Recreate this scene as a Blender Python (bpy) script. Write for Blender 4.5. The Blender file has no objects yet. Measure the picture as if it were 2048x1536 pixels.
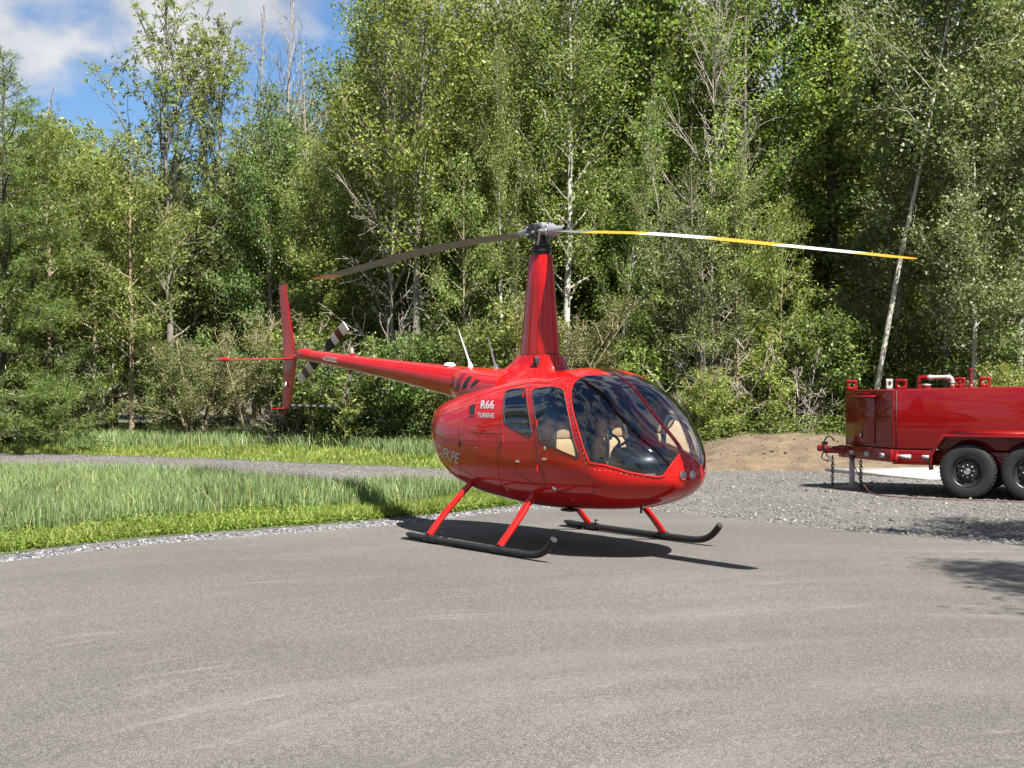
import bpy, bmesh, math, random
import numpy as np
from mathutils import Vector, Matrix

sc = bpy.context.scene
COL = sc.collection
R = math.radians
rng = np.random.default_rng(7)

# ------------------------------------------------------------------ camera
cam = bpy.data.cameras.new('camera')
cam_o = bpy.data.objects.new('camera', cam)
COL.objects.link(cam_o)
cam.sensor_width = 36.0
cam.lens = 36.0 * 3042 / 2048
cam.clip_start = 0.1
cam.clip_end = 2000
cam_o.location = (0, 0, 1.903)
cam_o.rotation_euler = (R(90 - 0.64), 0, 0)
sc.camera = cam_o

# ------------------------------------------------------------------ world: sky with clouds
SUN_EL, SUN_AZ = R(55), R(-58.5)          # azimuth measured from +x, counter-clockwise
sun_dir = Vector((math.cos(SUN_AZ) * math.cos(SUN_EL), math.sin(SUN_AZ) * math.cos(SUN_EL), math.sin(SUN_EL)))
world = bpy.data.worlds.new('World')
sc.world = world
world.use_nodes = True
wt = world.node_tree
wt.nodes.clear()
def wn(t, **kw):
    n = wt.nodes.new(t)
    for k, v in kw.items(): setattr(n, k, v)
    return n
wout = wn('ShaderNodeOutputWorld'); wbg = wn('ShaderNodeBackground')
sky = wn('ShaderNodeTexSky', sky_type='NISHITA', sun_disc=False)
sky.sun_elevation = SUN_EL
sky.sun_rotation = math.atan2(sun_dir.x, sun_dir.y)
sky.air_density = 1.0; sky.dust_density = 0.15; sky.ozone_density = 3.0
tc = wn('ShaderNodeTexCoord')
sep = wn('ShaderNodeSeparateXYZ'); wt.links.new(tc.outputs['Generated'], sep.inputs[0])
def wm(op, a, b):
    n = wn('ShaderNodeMath', operation=op)
    for i, v in enumerate((a, b)):
        if v is None: continue
        if isinstance(v, (int, float)): n.inputs[i].default_value = v
        else: wt.links.new(v, n.inputs[i])
    return n.outputs[0]
cmap = wn('ShaderNodeMapping'); cmap.inputs['Location'].default_value = (3.1, 1.3, 0.0); cmap.inputs['Scale'].default_value = (1.0, 1.0, 1.5)
wt.links.new(tc.outputs['Generated'], cmap.inputs[0])
cn = wn('ShaderNodeTexNoise'); cn.inputs['Scale'].default_value = 6.5; cn.inputs['Detail'].default_value = 9; cn.inputs['Roughness'].default_value = 0.50
wt.links.new(cmap.outputs[0], cn.inputs['Vector'])
cr = wn('ShaderNodeValToRGB'); cr.color_ramp.elements[0].position = 0.46; cr.color_ramp.elements[1].position = 0.55
wt.links.new(cn.outputs[0], cr.inputs[0])
cn2 = wn('ShaderNodeTexNoise'); cn2.inputs['Scale'].default_value = 13.0; cn2.inputs['Detail'].default_value = 6
wt.links.new(cmap.outputs[0], cn2.inputs['Vector'])
cr2 = wn('ShaderNodeValToRGB')
cr2.color_ramp.elements[0].position = 0.35; cr2.color_ramp.elements[0].color = (2.3, 2.6, 3.1, 1)
cr2.color_ramp.elements[1].position = 0.62; cr2.color_ramp.elements[1].color = (4.5, 4.6, 4.8, 1)
wt.links.new(cn2.outputs[0], cr2.inputs[0])
def csock(n, k): return [i for i in n.inputs if i.name == k and i.type == 'RGBA'][0]
cmix = wn('ShaderNodeMix', data_type='RGBA')
wt.links.new(cr.outputs[0], cmix.inputs['Factor'])
stint = wn('ShaderNodeMix', data_type='RGBA', blend_type='MULTIPLY'); stint.inputs['Factor'].default_value = 1.0; csock(stint, 'B').default_value = (0.46, 0.58, 0.72, 1)
wt.links.new(sky.outputs[0], csock(stint, 'A')); wt.links.new([o for o in stint.outputs if o.type == 'RGBA'][0], csock(cmix, 'A'))
wt.links.new(cr2.outputs[0], csock(cmix, 'B'))
wt.links.new([o for o in cmix.outputs if o.type == 'RGBA'][0], wbg.inputs[0])
wbg.inputs[1].default_value = 0.055
wt.links.new(wbg.outputs[0], wout.inputs[0])

# ------------------------------------------------------------------ sun
sun = bpy.data.lights.new('sun', 'SUN')
sun.energy = 5.0
sun.angle = R(0.53)
sun.color = (1.0, 0.955, 0.88)
sun_o = bpy.data.objects.new('sun', sun)
COL.objects.link(sun_o)
sun_o.rotation_euler = (-sun_dir).to_track_quat('-Z', 'Y').to_euler()

# ------------------------------------------------------------------ exposure
vs = sc.view_settings
vs.view_transform = 'Standard'; vs.look = 'None'; vs.gamma = 1.0
vs.exposure = 1.72
sc.render.engine = 'CYCLES'
sc.cycles.max_bounces = 7
sc.cycles.diffuse_bounces = 3
sc.cycles.glossy_bounces = 4
sc.cycles.transmission_bounces = 4
sc.cycles.transparent_max_bounces = 12
sc.cycles.use_denoising = True
sc.cycles.use_adaptive_sampling = True
sc.cycles.adaptive_threshold = 0.02

# ------------------------------------------------------------------ material helpers
class Nodes:
    def __init__(s, name):
        s.m = bpy.data.materials.new(name); s.m.use_nodes = True
        s.t = s.m.node_tree; s.t.nodes.clear()
        s.out = s.n('ShaderNodeOutputMaterial')
    def n(s, t, **kw):
        x = s.t.nodes.new(t)
        for k, v in kw.items(): setattr(x, k, v)
        return x
    def l(s, a, b): s.t.links.new(a, b)
    def coord(s, kind='Object', scale=(1, 1, 1), rot=(0, 0, 0), loc=(0, 0, 0)):
        c = s.n('ShaderNodeTexCoord'); src = c.outputs[kind]
        if any(rot):                                    # turn first, stretch afterwards
            r_ = s.n('ShaderNodeMapping'); r_.inputs['Rotation'].default_value = rot; s.l(src, r_.inputs[0]); src = r_.outputs[0]
        m = s.n('ShaderNodeMapping'); m.inputs['Scale'].default_value = scale; m.inputs['Location'].default_value = loc
        s.l(src, m.inputs[0]); return m.outputs[0]
    def noise(s, vec, scale, detail=4, rough=0.5, dist=0.0):
        x = s.n('ShaderNodeTexNoise'); x.inputs['Scale'].default_value = scale; x.inputs['Detail'].default_value = detail
        x.inputs['Roughness'].default_value = rough; x.inputs['Distortion'].default_value = dist
        if vec is not None: s.l(vec, x.inputs['Vector'])
        return x.outputs[0]
    def voro(s, vec, scale, feature='F1', out='Color'):
        x = s.n('ShaderNodeTexVoronoi', feature=feature); x.inputs['Scale'].default_value = scale
        if vec is not None: s.l(vec, x.inputs['Vector'])
        return x.outputs[out]
    def ramp(s, fac, stops):
        r = s.n('ShaderNodeValToRGB'); e = r.color_ramp.elements
        while len(e) < len(stops): e.new(0.5)
        for i, (p, c) in enumerate(stops):
            e[i].position = p; e[i].color = (c, c, c, 1) if isinstance(c, (int, float)) else (*c, 1)
        s.l(fac, r.inputs[0]); return r.outputs[0]
    def mix(s, f, a, b, mode='MIX'):
        x = s.n('ShaderNodeMix', data_type='RGBA', blend_type=mode)
        for k, v in (('Factor', f), ('A', a), ('B', b)):
            sock = x.inputs[k] if k == 'Factor' else [i for i in x.inputs if i.name == k and i.type == 'RGBA'][0]
            if isinstance(v, (int, float)): sock.default_value = v if k == 'Factor' else (v, v, v, 1)
            elif isinstance(v, tuple): sock.default_value = (*v, 1)
            else: s.l(v, sock)
        return x.outputs['Result'] if 'Result' in x.outputs and x.outputs['Result'].type == 'RGBA' else [o for o in x.outputs if o.type == 'RGBA'][0]
    def math(s, op, a, b=0.0):
        x = s.n('ShaderNodeMath', operation=op)
        for i, v in enumerate((a, b)):
            if isinstance(v, (int, float)): x.inputs[i].default_value = v
            else: s.l(v, x.inputs[i])
        return x.outputs[0]
    def bump(s, h, strength=0.3, dist=0.02):
        b = s.n('ShaderNodeBump'); b.inputs['Strength'].default_value = strength; b.inputs['Distance'].default_value = dist
        s.l(h, b.inputs['Height']); return b.outputs[0]
    def bsdf(s, col, rough=0.5, metal=0.0, coat=0.0, coat_rough=0.03, spec=0.5, normal=None):
        b = s.n('ShaderNodeBsdfPrincipled')
        for k, v in (('Base Color', col), ('Roughness', rough), ('Metallic', metal), ('Coat Weight', coat), ('Coat Roughness', coat_rough), ('Specular IOR Level', spec)):
            if isinstance(v, (int, float)): b.inputs[k].default_value = v
            elif isinstance(v, tuple): b.inputs[k].default_value = (*v, 1)
            else: s.l(v, b.inputs[k])
        if normal is not None: s.l(normal, b.inputs['Normal'])
        return b.outputs[0]
    def done(s, sh): s.l(sh, s.out.inputs[0]); return s.m

def simple(name, col, rough=0.5, metal=0.0, coat=0.0, var=0.12, scale=18.0, spec=0.5, bump=0.0):
    k = Nodes(name); v = k.coord()
    n = k.noise(v, scale, 5)
    c = k.mix(k.ramp(n, [(0.3, 0.0), (0.7, 1.0)]), tuple(x * (1 - var) for x in col), tuple(min(1, x * (1 + var)) for x in col))
    rr = k.ramp(k.noise(v, scale * 2.3, 3), [(0.3, max(0, rough * 0.85)), (0.7, min(1, rough * 1.15))])
    nm = k.bump(k.noise(v, scale * 5, 4), bump, 0.01) if bump else None
    return k.done(k.bsdf(c, rr, metal, coat, spec=spec, normal=nm))

MAT = {}
def paint(name, col, dust=0.1, wav=0.0):
    k = Nodes(name); v = k.coord()
    n = k.noise(v, 2.2, 5)
    c = k.mix(k.ramp(n, [(0.35, 0.0), (0.75, 1.0)]), tuple(x * 0.94 for x in col), col)
    dn = k.ramp(k.noise(v, 60, 6, 0.7), [(0.55, 0.0), (0.85, dust)])
    c = k.mix(dn, c, (0.35, 0.28, 0.22))
    nm = k.bump(k.noise(v, 2.0, 2), wav, 0.05) if wav else None
    return k.done(k.bsdf(c, 0.45, 0.0, 0.85, 0.02, 0.05, nm))
MAT['red'] = paint('red_paint', (0.365, 0.004, 0.0028))
MAT['trailer_red'] = paint('trailer_red_paint', (0.155, 0.0026, 0.003), 0.05, 0.25)
MAT['black'] = simple('black_metal', (0.007, 0.007, 0.0075), 0.4, 0.0, 0.0, 0.3)
MAT['rubber'] = simple('black_rubber', (0.0055, 0.0055, 0.006), 0.62, bump=0.2, scale=30)
MAT['grey_metal'] = simple('grey_metal', (0.30, 0.31, 0.33), 0.38, 0.55, 0.0, 0.12)
MAT['steel'] = simple('bare_steel', (0.42, 0.41, 0.39), 0.35, 0.9, 0.0, 0.2)
MAT['galv'] = simple('galvanised_pipe', (0.34, 0.30, 0.29), 0.5, 0.2, 0.0, 0.2)
MAT['white'] = simple('white_plastic', (0.75, 0.76, 0.76), 0.35, 0, 0.3, 0.05)
MAT['decal'] = simple('white_lettering', (0.33, 0.33, 0.34), 0.4, 0, 0.3, 0.05)
MAT['reflector'] = simple('reflector_tape', (0.34, 0.34, 0.35), 0.5, 0.0, 0, 0.08)
MAT['dark_line'] = simple('panel_gap', (0.03, 0.002, 0.003), 0.7, 0, 0, 0.2)
MAT['gasket'] = simple('black_gasket', (0.01, 0.01, 0.01), 0.6)
MAT['blade_grey'] = simple('blade_grey', (0.10, 0.098, 0.09), 0.5, 0.0, 0.0, 0.15, 6)
MAT['blade_yellow'] = simple('blade_yellow', (0.55, 0.21, 0.006), 0.45, 0, 0, 0.06, 8)
MAT['blade_white'] = simple('blade_white', (0.55, 0.54, 0.52), 0.45, 0, 0, 0.05, 8)
MAT['tail_white'] = simple('tail_blade_white', (0.72, 0.62, 0.57), 0.45, 0, 0, 0.05)
MAT['tail_red'] = simple('tail_blade_dark_red', (0.12, 0.006, 0.012), 0.4)
MAT['leather'] = simple('tan_leather', (0.52, 0.35, 0.185), 0.55, 0, 0, 0.10, 14, bump=0.1)
MAT['liner'] = simple('charcoal_liner', (0.022, 0.024, 0.028), 0.8, 0, 0, 0.2)
MAT['carpet'] = simple('dark_carpet', (0.03, 0.03, 0.032), 0.95, 0, 0, 0.3, 60)
MAT['panel_grey'] = simple('console_grey', (0.16, 0.16, 0.155), 0.6)
MAT['amber'] = simple('amber_knob', (0.6, 0.3, 0.04), 0.4)
MAT['wood'] = simple('weathered_plank', (0.16, 0.13, 0.10), 0.85, 0, 0, 0.35, 9, bump=0.3)
MAT['cable'] = simple('red_cable', (0.10, 0.02, 0.02), 0.55)
MAT['chrome'] = simple('chrome', (0.75, 0.75, 0.74), 0.1, 1.0)
MAT['reflector_bowl'] = simple('lamp_reflector', (0.9, 0.9, 0.92), 0.3, 0.0, 0.5, 0.03)
MAT['concrete'] = simple('pale_concrete', (0.40, 0.39, 0.37), 0.85, 0, 0, 0.12, 3, bump=0.15)
MAT['house_wall'] = simple('house_siding', (0.10, 0.10, 0.10), 0.7)
MAT['house_roof'] = simple('house_roof', (0.03, 0.03, 0.035), 0.8)

def glass(name, tint, refl=1.0):
    k = Nodes(name)
    v = k.coord()
    tr = k.n('ShaderNodeBsdfTransparent'); tr.inputs[0].default_value = (*tint, 1)
    gl = k.n('ShaderNodeBsdfGlossy'); gl.inputs['Roughness'].default_value = 0.015
    gl.inputs[0].default_value = (0.92, 0.95, 1, 1)
    f = k.n('ShaderNodeFresnel'); f.inputs[0].default_value = 1.62
    fac = k.math('MULTIPLY', f.outputs[0], refl)
    sp = k.ramp(k.noise(v, 120, 3), [(0.70, 0.0), (0.80, 0.10)])
    fac = k.math('ADD', fac, sp)
    mx = k.n('ShaderNodeMixShader'); k.l(fac, mx.inputs[0]); k.l(tr.outputs[0], mx.inputs[1]); k.l(gl.outputs[0], mx.inputs[2])
    return k.done(mx.outputs[0])
MAT['glass'] = glass('tinted_glass', (0.68, 0.72, 0.76), 1.35)
MAT['door_glass'] = glass('door_glass', (0.62, 0.66, 0.66), 1.45)
MAT['lens'] = glass('clear_lens', (0.95, 0.95, 0.95), 1.0)

# ------------------------------------------------------------------ geometry helpers
def mk(name, V, F, mat, parent=None, smooth=False, kind=None):
    """one mesh object; F is an (m,k) array, or a list of such arrays / index lists"""
    me = bpy.data.meshes.new(name)
    V = np.asarray(V, dtype=np.float32)
    if isinstance(F, np.ndarray): F = [F]
    arrs = []
    loose = []
    for f in F:
        if isinstance(f, np.ndarray): arrs.append(f)
        else: loose.append(f)
    loops = [a.ravel() for a in arrs] + [np.asarray(f) for f in loose]
    totals = [np.full(len(a), a.shape[1]) for a in arrs] + ([np.array([len(f) for f in loose])] if loose else [])
    loops = np.concatenate(loops).astype(np.int32); totals = np.concatenate(totals).astype(np.int32)
    starts = np.concatenate([[0], np.cumsum(totals)[:-1]]).astype(np.int32)
    me.vertices.add(len(V)); me.vertices.foreach_set('co', V.ravel())
    me.loops.add(len(loops)); me.loops.foreach_set('vertex_index', loops)
    me.polygons.add(len(totals)); me.polygons.foreach_set('loop_start', starts)
    me.polygons.foreach_set('loop_total', totals)
    if smooth: me.polygons.foreach_set('use_smooth', np.ones(len(totals), dtype=bool))
    for m in (mat if isinstance(mat, (list, tuple)) else [mat]):
        me.materials.append(MAT[m] if isinstance(m, str) else m)
    me.update(calc_edges=True); me.validate()
    o = bpy.data.objects.new(name, me); COL.objects.link(o)
    if parent is not None: o.parent = parent
    if kind: o['kind'] = kind
    return o

def empty(name, loc=(0, 0, 0), rz=0.0):
    o = bpy.data.objects.new(name, None); COL.objects.link(o)
    o.location = loc; o.rotation_euler = (0, 0, rz); o.empty_display_size = 0.2
    return o
def tag(o, label, cat=None, group=None):
    o['label'] = label
    if cat: o['category'] = cat
    if group: o['group'] = group
    return o

class MB:
    """collects shapes into one mesh"""
    def __init__(s): s.V = []; s.F = []; s.n = 0; s.mi = []
    def add(s, V, F, mi=0):
        V = np.asarray(V, float)
        for f in (F if isinstance(F, list) else [F]):
            if isinstance(f, np.ndarray): s.F.append(f + s.n); s.mi += [mi] * len(f)
            else: s.F.append([i + s.n for i in f]); s.mi.append(mi)
        s.V.append(V); s.n += len(V); return s
    def box(s, c, d, rot=None, bev=0.0, mi=0):
        bm = bmesh.new(); bmesh.ops.create_cube(bm, size=1.0)
        for v in bm.verts: v.co = Vector((v.co.x * d[0], v.co.y * d[1], v.co.z * d[2]))
        if bev: bmesh.ops.bevel(bm, geom=bm.edges[:], offset=bev, segments=2, affect='EDGES', profile=0.5)
        if rot is not None: bmesh.ops.transform(bm, matrix=rot.to_4x4(), verts=bm.verts)
        bm.verts.index_update()
        s.add([np.array(v.co) + np.array(c) for v in bm.verts], [[v.index for v in f.verts] for f in bm.faces], mi)
        bm.free(); return s
    def tube(s, P, r, k=10, cap=True, mi=0, flat=None):
        V, F = tube(P, r, k, cap, flat); return s.add(V, F, mi)
    def cyl(s, a, b, r0, r1=None, k=20, mi=0): return s.tube([a, b], [r0, r0 if r1 is None else r1], k, True, mi)
    def lathe(s, prof, k=28, axis='z', org=(0, 0, 0), mi=0, caps=False):
        th = np.linspace(0, 2 * np.pi, k, endpoint=False); prof = np.asarray(prof, float)
        V = np.zeros((len(prof), k, 3)); c, si = np.cos(th), np.sin(th)
        r = prof[:, :1]; h = prof[:, 1:2] + 0 * th
        a, b = r * c, r * si
        if axis == 'z': V[..., 0], V[..., 1], V[..., 2] = a, b, h
        elif axis == 'x': V[..., 0], V[..., 1], V[..., 2] = h, a, b
        else: V[..., 0], V[..., 1], V[..., 2] = b, h, a
        F = grid_faces(len(prof), k, True)
        ends = [list(range(k))[::-1], list(range((len(prof) - 1) * k, len(prof) * k))] if caps else []
        return s.add(V.reshape(-1, 3) + np.array(org), [F] + ends, mi)
    def prism(s, poly, axis, a, b, mi=0):
        """polygon in the two other axes, extruded along axis from a to b"""
        poly = np.asarray(poly, float); n = len(poly); V = np.zeros((2 * n, 3)); o = [i for i in range(3) if i != axis]
        for q, h in enumerate((a, b)):
            V[q * n:(q + 1) * n, o[0]] = poly[:, 0]; V[q * n:(q + 1) * n, o[1]] = poly[:, 1]; V[q * n:(q + 1) * n, axis] = h
        F = [[i, (i + 1) % n, n + (i + 1) % n, n + i] for i in range(n)] + [list(range(n))[::-1], list(range(n, 2 * n))]
        return s.add(V, F, mi)
    def build(s, name, mat, parent=None, smooth=False, kind=None, fixn=True):
        o = mk(name, np.vstack(s.V), s.F, mat, parent, smooth, kind)
        if isinstance(mat, (list, tuple)) and len(mat) > 1:
            # mk groups arrays before lists: recompute the material order the same way
            arr, lst, q = [], [], 0
            for f in s.F:
                if isinstance(f, np.ndarray): arr += s.mi[q:q + len(f)]; q += len(f)
                else: lst.append(s.mi[q]); q += 1
            o.data.polygons.foreach_set('material_index', np.array(arr + lst, dtype=np.int32))
        if fixn:
            bm = bmesh.new(); bm.from_mesh(o.data); bmesh.ops.recalc_face_normals(bm, faces=bm.faces); bm.to_mesh(o.data); bm.free()
        if smooth:
            try: o.data.set_sharp_from_angle(angle=R(40))
            except Exception: pass
        return o

def grid_faces(nr, nc, wrap):
    i = np.arange(nr - 1)[:, None]; j = np.arange(nc if wrap else nc - 1)[None, :]; j2 = (j + 1) % nc
    return np.stack([i * nc + j, i * nc + j2, (i + 1) * nc + j2, (i + 1) * nc + j], -1).reshape(-1, 4)

def tube(P, r, k=8, cap=True, flat=None):
    P = np.asarray(P, float); n = len(P); r = np.broadcast_to(np.asarray(r, float), (n,))
    T = np.gradient(P, axis=0); T /= np.linalg.norm(T, axis=1, keepdims=True) + 1e-12
    ref = np.array([0, 0, 1.0]) if abs(T[:, 2]).mean() < 0.8 else np.array([1.0, 0, 0])
    A = np.cross(T, ref); A /= np.linalg.norm(A, axis=1, keepdims=True) + 1e-12; B = np.cross(T, A)
    th = np.linspace(0, 2 * np.pi, k, endpoint=False)
    fa, fb = (1, 1) if flat is None else flat
    V = P[:, None] + r[:, None, None] * (A[:, None] * np.cos(th)[None, :, None] * fa + B[:, None] * np.sin(th)[None, :, None] * fb)
    F = [grid_faces(n, k, True)]
    if cap: F += [list(range(k))[::-1], list(range((n - 1) * k, n * k))]
    return V.reshape(-1, 3), F

def smooth_path(P, m=8):
    P = np.asarray(P, float); T = np.gradient(P, axis=0); out = []
    for i in range(len(P) - 1):
        t = np.linspace(0, 1, m, endpoint=False)[:, None]
        out.append((2*t**3-3*t**2+1)*P[i] + (t**3-2*t**2+t)*T[i] + (-2*t**3+3*t**2)*P[i+1] + (t**3-t**2)*T[i+1])
    out.append(P[-1:]); return np.vstack(out)

def inside(px, py, poly):
    poly = np.asarray(poly, float); res = np.zeros(px.shape, bool); j = len(poly) - 1
    for i in range(len(poly)):
        xi, yi = poly[i]; xj, yj = poly[j]
        c = ((yi > py) != (yj > py)) & (px < (xj - xi) * (py - yi) / (yj - yi + 1e-12) + xi)
        res ^= c; j = i
    return res
def edge_dist(px, py, line):
    line = np.asarray(line, float); d = np.full(px.shape, 1e9)
    for a, b in zip(line[:-1], line[1:]):
        ab = b - a; t = np.clip(((px - a[0]) * ab[0] + (py - a[1]) * ab[1]) / (ab @ ab), 0, 1)
        d = np.minimum(d, np.hypot(px - a[0] - t * ab[0], py - a[1] - t * ab[1]))
    return d

# ------------------------------------------------------------------ ground and pavement
def ground_materials():
    k = Nodes('forest_soil'); v = k.coord()
    c = k.mix(k.ramp(k.noise(v, 0.35, 6), [(0.35, 0.0), (0.65, 1.0)]), (0.045, 0.035, 0.022), (0.06, 0.075, 0.03))
    c = k.mix(k.ramp(k.noise(v, 9, 6), [(0.3, 0.0), (0.7, 1.0)]), c, (0.10, 0.08, 0.05))
    MAT['soil'] = k.done(k.bsdf(c, 0.95, normal=k.bump(k.noise(v, 12, 6), 0.6, 0.05)))

    k = Nodes('asphalt'); v = k.coord()
    fine = k.noise(v, 105, 3, 0.7)
    mid = k.noise(v, 17, 6, 0.8)
    c = k.mix(k.ramp(fine, [(0.40, 0.0), (0.62, 1.0)]), (0.020, 0.0188, 0.018), (0.150, 0.1395, 0.130))
    c = k.mix(k.ramp(mid, [(0.50, 0.0), (0.72, 0.40)]), c, (0.135, 0.126, 0.118))
    agg = k.voro(v, 70, 'F1', 'Color'); ag = k.n('ShaderNodeRGBToBW'); k.l(agg, ag.inputs[0])
    c = k.mix(.55, c, k.mix(1.0, c, k.ramp(ag.outputs[0], [(.15, .35), (.85, 1.75)]), 'MULTIPLY'))
    # dusty tyre tracks swinging round in arcs across the pad
    sx = k.n('ShaderNodeSeparateXYZ'); k.l(k.coord(), sx.inputs[0])
    dx, dy = k.math('SUBTRACT', sx.outputs[0], 3.7), k.math('SUBTRACT', sx.outputs[1], 3.6)
    rad = k.math('SQRT', k.math('ADD', k.math('MULTIPLY', dx, dx), k.math('MULTIPLY', dy, dy))); an = k.math('ARCTAN2', dy, dx)
    wob = k.math('MULTIPLY', k.noise(k.coord(), 0.25, 2), 1.6)
    def arcs(fr, fa, scale, lo, hi, amt, rough=.65):
        cv = k.n('ShaderNodeCombineXYZ'); k.l(k.math('MULTIPLY', k.math('ADD', rad, wob), fr), cv.inputs[0]); k.l(k.math('MULTIPLY', an, fa), cv.inputs[1])
        return k.ramp(k.noise(cv.outputs[0], scale, 5, rough), [(lo, 0.0), (hi, amt)])
    c = k.mix(arcs(1.0, 1.3, .9, .48, .74, .38), c, (0.165, 0.149, 0.131))
    c = k.mix(arcs(3.2, 3.0, 1.2, .57, .72, .44, .78), c, (0.205, 0.186, 0.163))
    c = k.mix(arcs(1.6, 1.6, .8, .56, .72, .45), c, (0.06, 0.056, 0.054))
    st2 = k.coord(scale=(0.6, 2.6, 1), rot=(0, 0, R(-20)))
    c = k.mix(k.ramp(k.noise(st2, 3.2, 5, 0.8), [(0.68, 0.0), (0.73, 0.5)]), c, (0.24, 0.222, 0.196))
    c = k.mix(k.ramp(k.noise(k.coord(), 1.3, 5, .6), [(0.62, 0.0), (0.74, 0.4)]), c, (0.05, 0.047, 0.045))
    big = k.ramp(k.noise(k.coord(), 0.22, 3), [(0.3, 0.82), (0.7, 1.12)])
    c = k.mix(1.0, c, big, 'MULTIPLY')
    MAT['asphalt'] = k.done(k.bsdf(c, 0.82, spec=0.35, normal=k.bump(fine, 0.22, 0.01)))

    k = Nodes('gravel'); v = k.coord()
    cell = k.voro(v, 26, 'F1', 'Color'); dist = k.voro(v, 26, 'F1', 'Distance')
    g = k.n('ShaderNodeRGBToBW'); k.l(cell, g.inputs[0])
    c = k.ramp(g.outputs[0], [(0.0, (0.045, 0.042, 0.04)), (0.5, (0.092, 0.087, 0.082)), (1.0, (0.19, 0.18, 0.166))])
    c = k.mix(k.ramp(dist, [(0.25, 0.0), (0.75, 0.85)]), c, (0.05, 0.046, 0.042))
    c = k.mix(k.ramp(k.noise(v, 0.5, 5), [(0.45, 0.0), (0.7, 0.45)]), c, (0.16, 0.147, 0.128))
    tr = k.coord(scale=(0.12, 1.0, 1), rot=(0, 0, R(25)))
    c = k.mix(k.ramp(k.noise(tr, 1.3, 4), [(0.45, 0.0), (0.7, 0.4)]), c, (0.09, 0.085, 0.085))
    MAT['gravel'] = k.done(k.bsdf(c, 0.85, normal=k.bump(dist, -0.9, 0.03)))

    k = Nodes('grey_stones')
    gi = k.n('ShaderNodeNewGeometry'); v = k.coord()
    c = k.ramp(gi.outputs['Random Per Island'], [(0.0, (0.05, 0.048, 0.047)), (0.5, (0.10, 0.097, 0.094)), (0.9, (0.165, 0.16, 0.153)), (1.0, (0.27, 0.262, 0.25))])
    MAT['stones'] = k.done(k.bsdf(c, 0.8))
    k = Nodes('edging_stone'); gi = k.n('ShaderNodeNewGeometry')
    c = k.ramp(gi.outputs['Random Per Island'], [(0.0, (0.05, 0.05, 0.056)), (0.5, (0.115, 0.117, 0.126)), (0.9, (0.19, 0.192, 0.20)), (1.0, (0.30, 0.30, 0.30))])
    MAT['edge_stones'] = k.done(k.bsdf(c, 0.8))

    k = Nodes('turf_soil'); v = k.coord()
    c = k.mix(k.ramp(k.noise(v, 3, 6), [(0.3, 0.0), (0.7, 1.0)]), (0.05, 0.075, 0.02), (0.085, 0.11, 0.03))
    MAT['turf'] = k.done(k.bsdf(c, 0.95, normal=k.bump(k.noise(v, 25, 5), 0.5, 0.03)))

    k = Nodes('sandy_dirt'); v = k.coord()
    c = k.ramp(k.noise(v, 2.4, 8, 0.65), [(0.30, (0.055, 0.036, 0.02)), (0.52, (0.12, 0.086, 0.052)), (0.72, (0.17, 0.128, 0.082))])
    c = k.mix(k.ramp(k.noise(v, 40, 4), [(0.5, 0.0), (0.8, 0.6)]), c, (0.21, 0.17, 0.12))
    MAT['dirt'] = k.done(k.bsdf(c, 0.95, normal=k.bump(k.noise(v, 18, 8, 0.7), 0.9, 0.06)))
ground_materials()

def sheet(name, poly, z, mat, kind='structure'):
    poly = np.asarray(poly, float)
    bm = bmesh.new(); vs_ = [bm.verts.new((x, y, z)) for x, y in poly]; bm.faces.new(vs_)
    bmesh.ops.triangulate(bm, faces=bm.faces); bmesh.ops.recalc_face_normals(bm, faces=bm.faces)
    me = bpy.data.meshes.new(name); bm.to_mesh(me); bm.free()
    if me.polygons[0].normal.z < 0: me.flip_normals()
    me.materials.append(MAT[mat]); o = bpy.data.objects.new(name, me); COL.objects.link(o); o['kind'] = kind
    return o
def rag(P, amp, step, seed):
    """subdivide a polyline and roughen it"""
    g = np.random.default_rng(seed); out = []
    for a, b in zip(P[:-1], P[1:]):
        a, b = np.array(a, float), np.array(b, float); L = np.linalg.norm(b - a); n = max(1, int(L / step)); nrm = np.array([-(b - a)[1], (b - a)[0]]) / L
        for i in range(n):
            p = a + (b - a) * i / n
            out.append(p + (nrm * g.normal(0, amp) if i else 0))
    out.append(np.array(P[-1], float)); return np.array(out)

sheet('ground', [(-400, -300), (400, -300), (400, 500), (-400, 500)], -0.02, 'soil')
gravel_poly = [(-60, -40), (60, -40), (60, 26), (13, 30.5), (9.5, 32), (4, 30.5), (0, 31), (-4, 33), (-60, 62)]
sheet('gravel_lot', gravel_poly, -0.012, 'gravel')
ASPH_L = [(-24, -4.6), (-14, 5.6), (-5.0, 14.82), (-3.89, 16.33), (-2.45, 17.52), (-1.47, 18.3), (0.11, 20.22), (0.66, 20.85), (1.10, 21.0)]
ASPH_R = [(1.10, 21.0), (1.6, 20.6), (2.63, 19.21), (3.92, 17.63), (5.47, 16.24), (14, 8.5), (26, -4)]
asph = np.vstack([rag(ASPH_L, 0.025, 0.25, 1)[:-1], rag(ASPH_R, 0.03, 0.25, 2), [(20, -40), (-20, -40)]])
sheet('asphalt_pad', asph, 0.0, 'asphalt')
NEAR_FRONT = [(-20, 1.0), (-13, 7.7), (-5.25, 15.5), (-4.15, 17.0), (-2.75, 18.15), (-1.75, 18.95), (-0.75, 19.85), (-0.05, 20.75), (0.25, 21.35)]
NEAR_BACK = [(0.25, 21.35), (-0.3, 22.3), (-1.4, 22.6), (-2.4, 21.9), (-4.9, 23.4), (-8.8, 25.6), (-13, 27.5), (-24, 31), (-24, 8)]
NEAR = np.vstack([rag(NEAR_FRONT, 0.04, 0.25, 3)[:-1], rag(NEAR_BACK, 0.07, 0.3, 4)])
sheet('turf_verge', NEAR, -0.006, 'turf')
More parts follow.
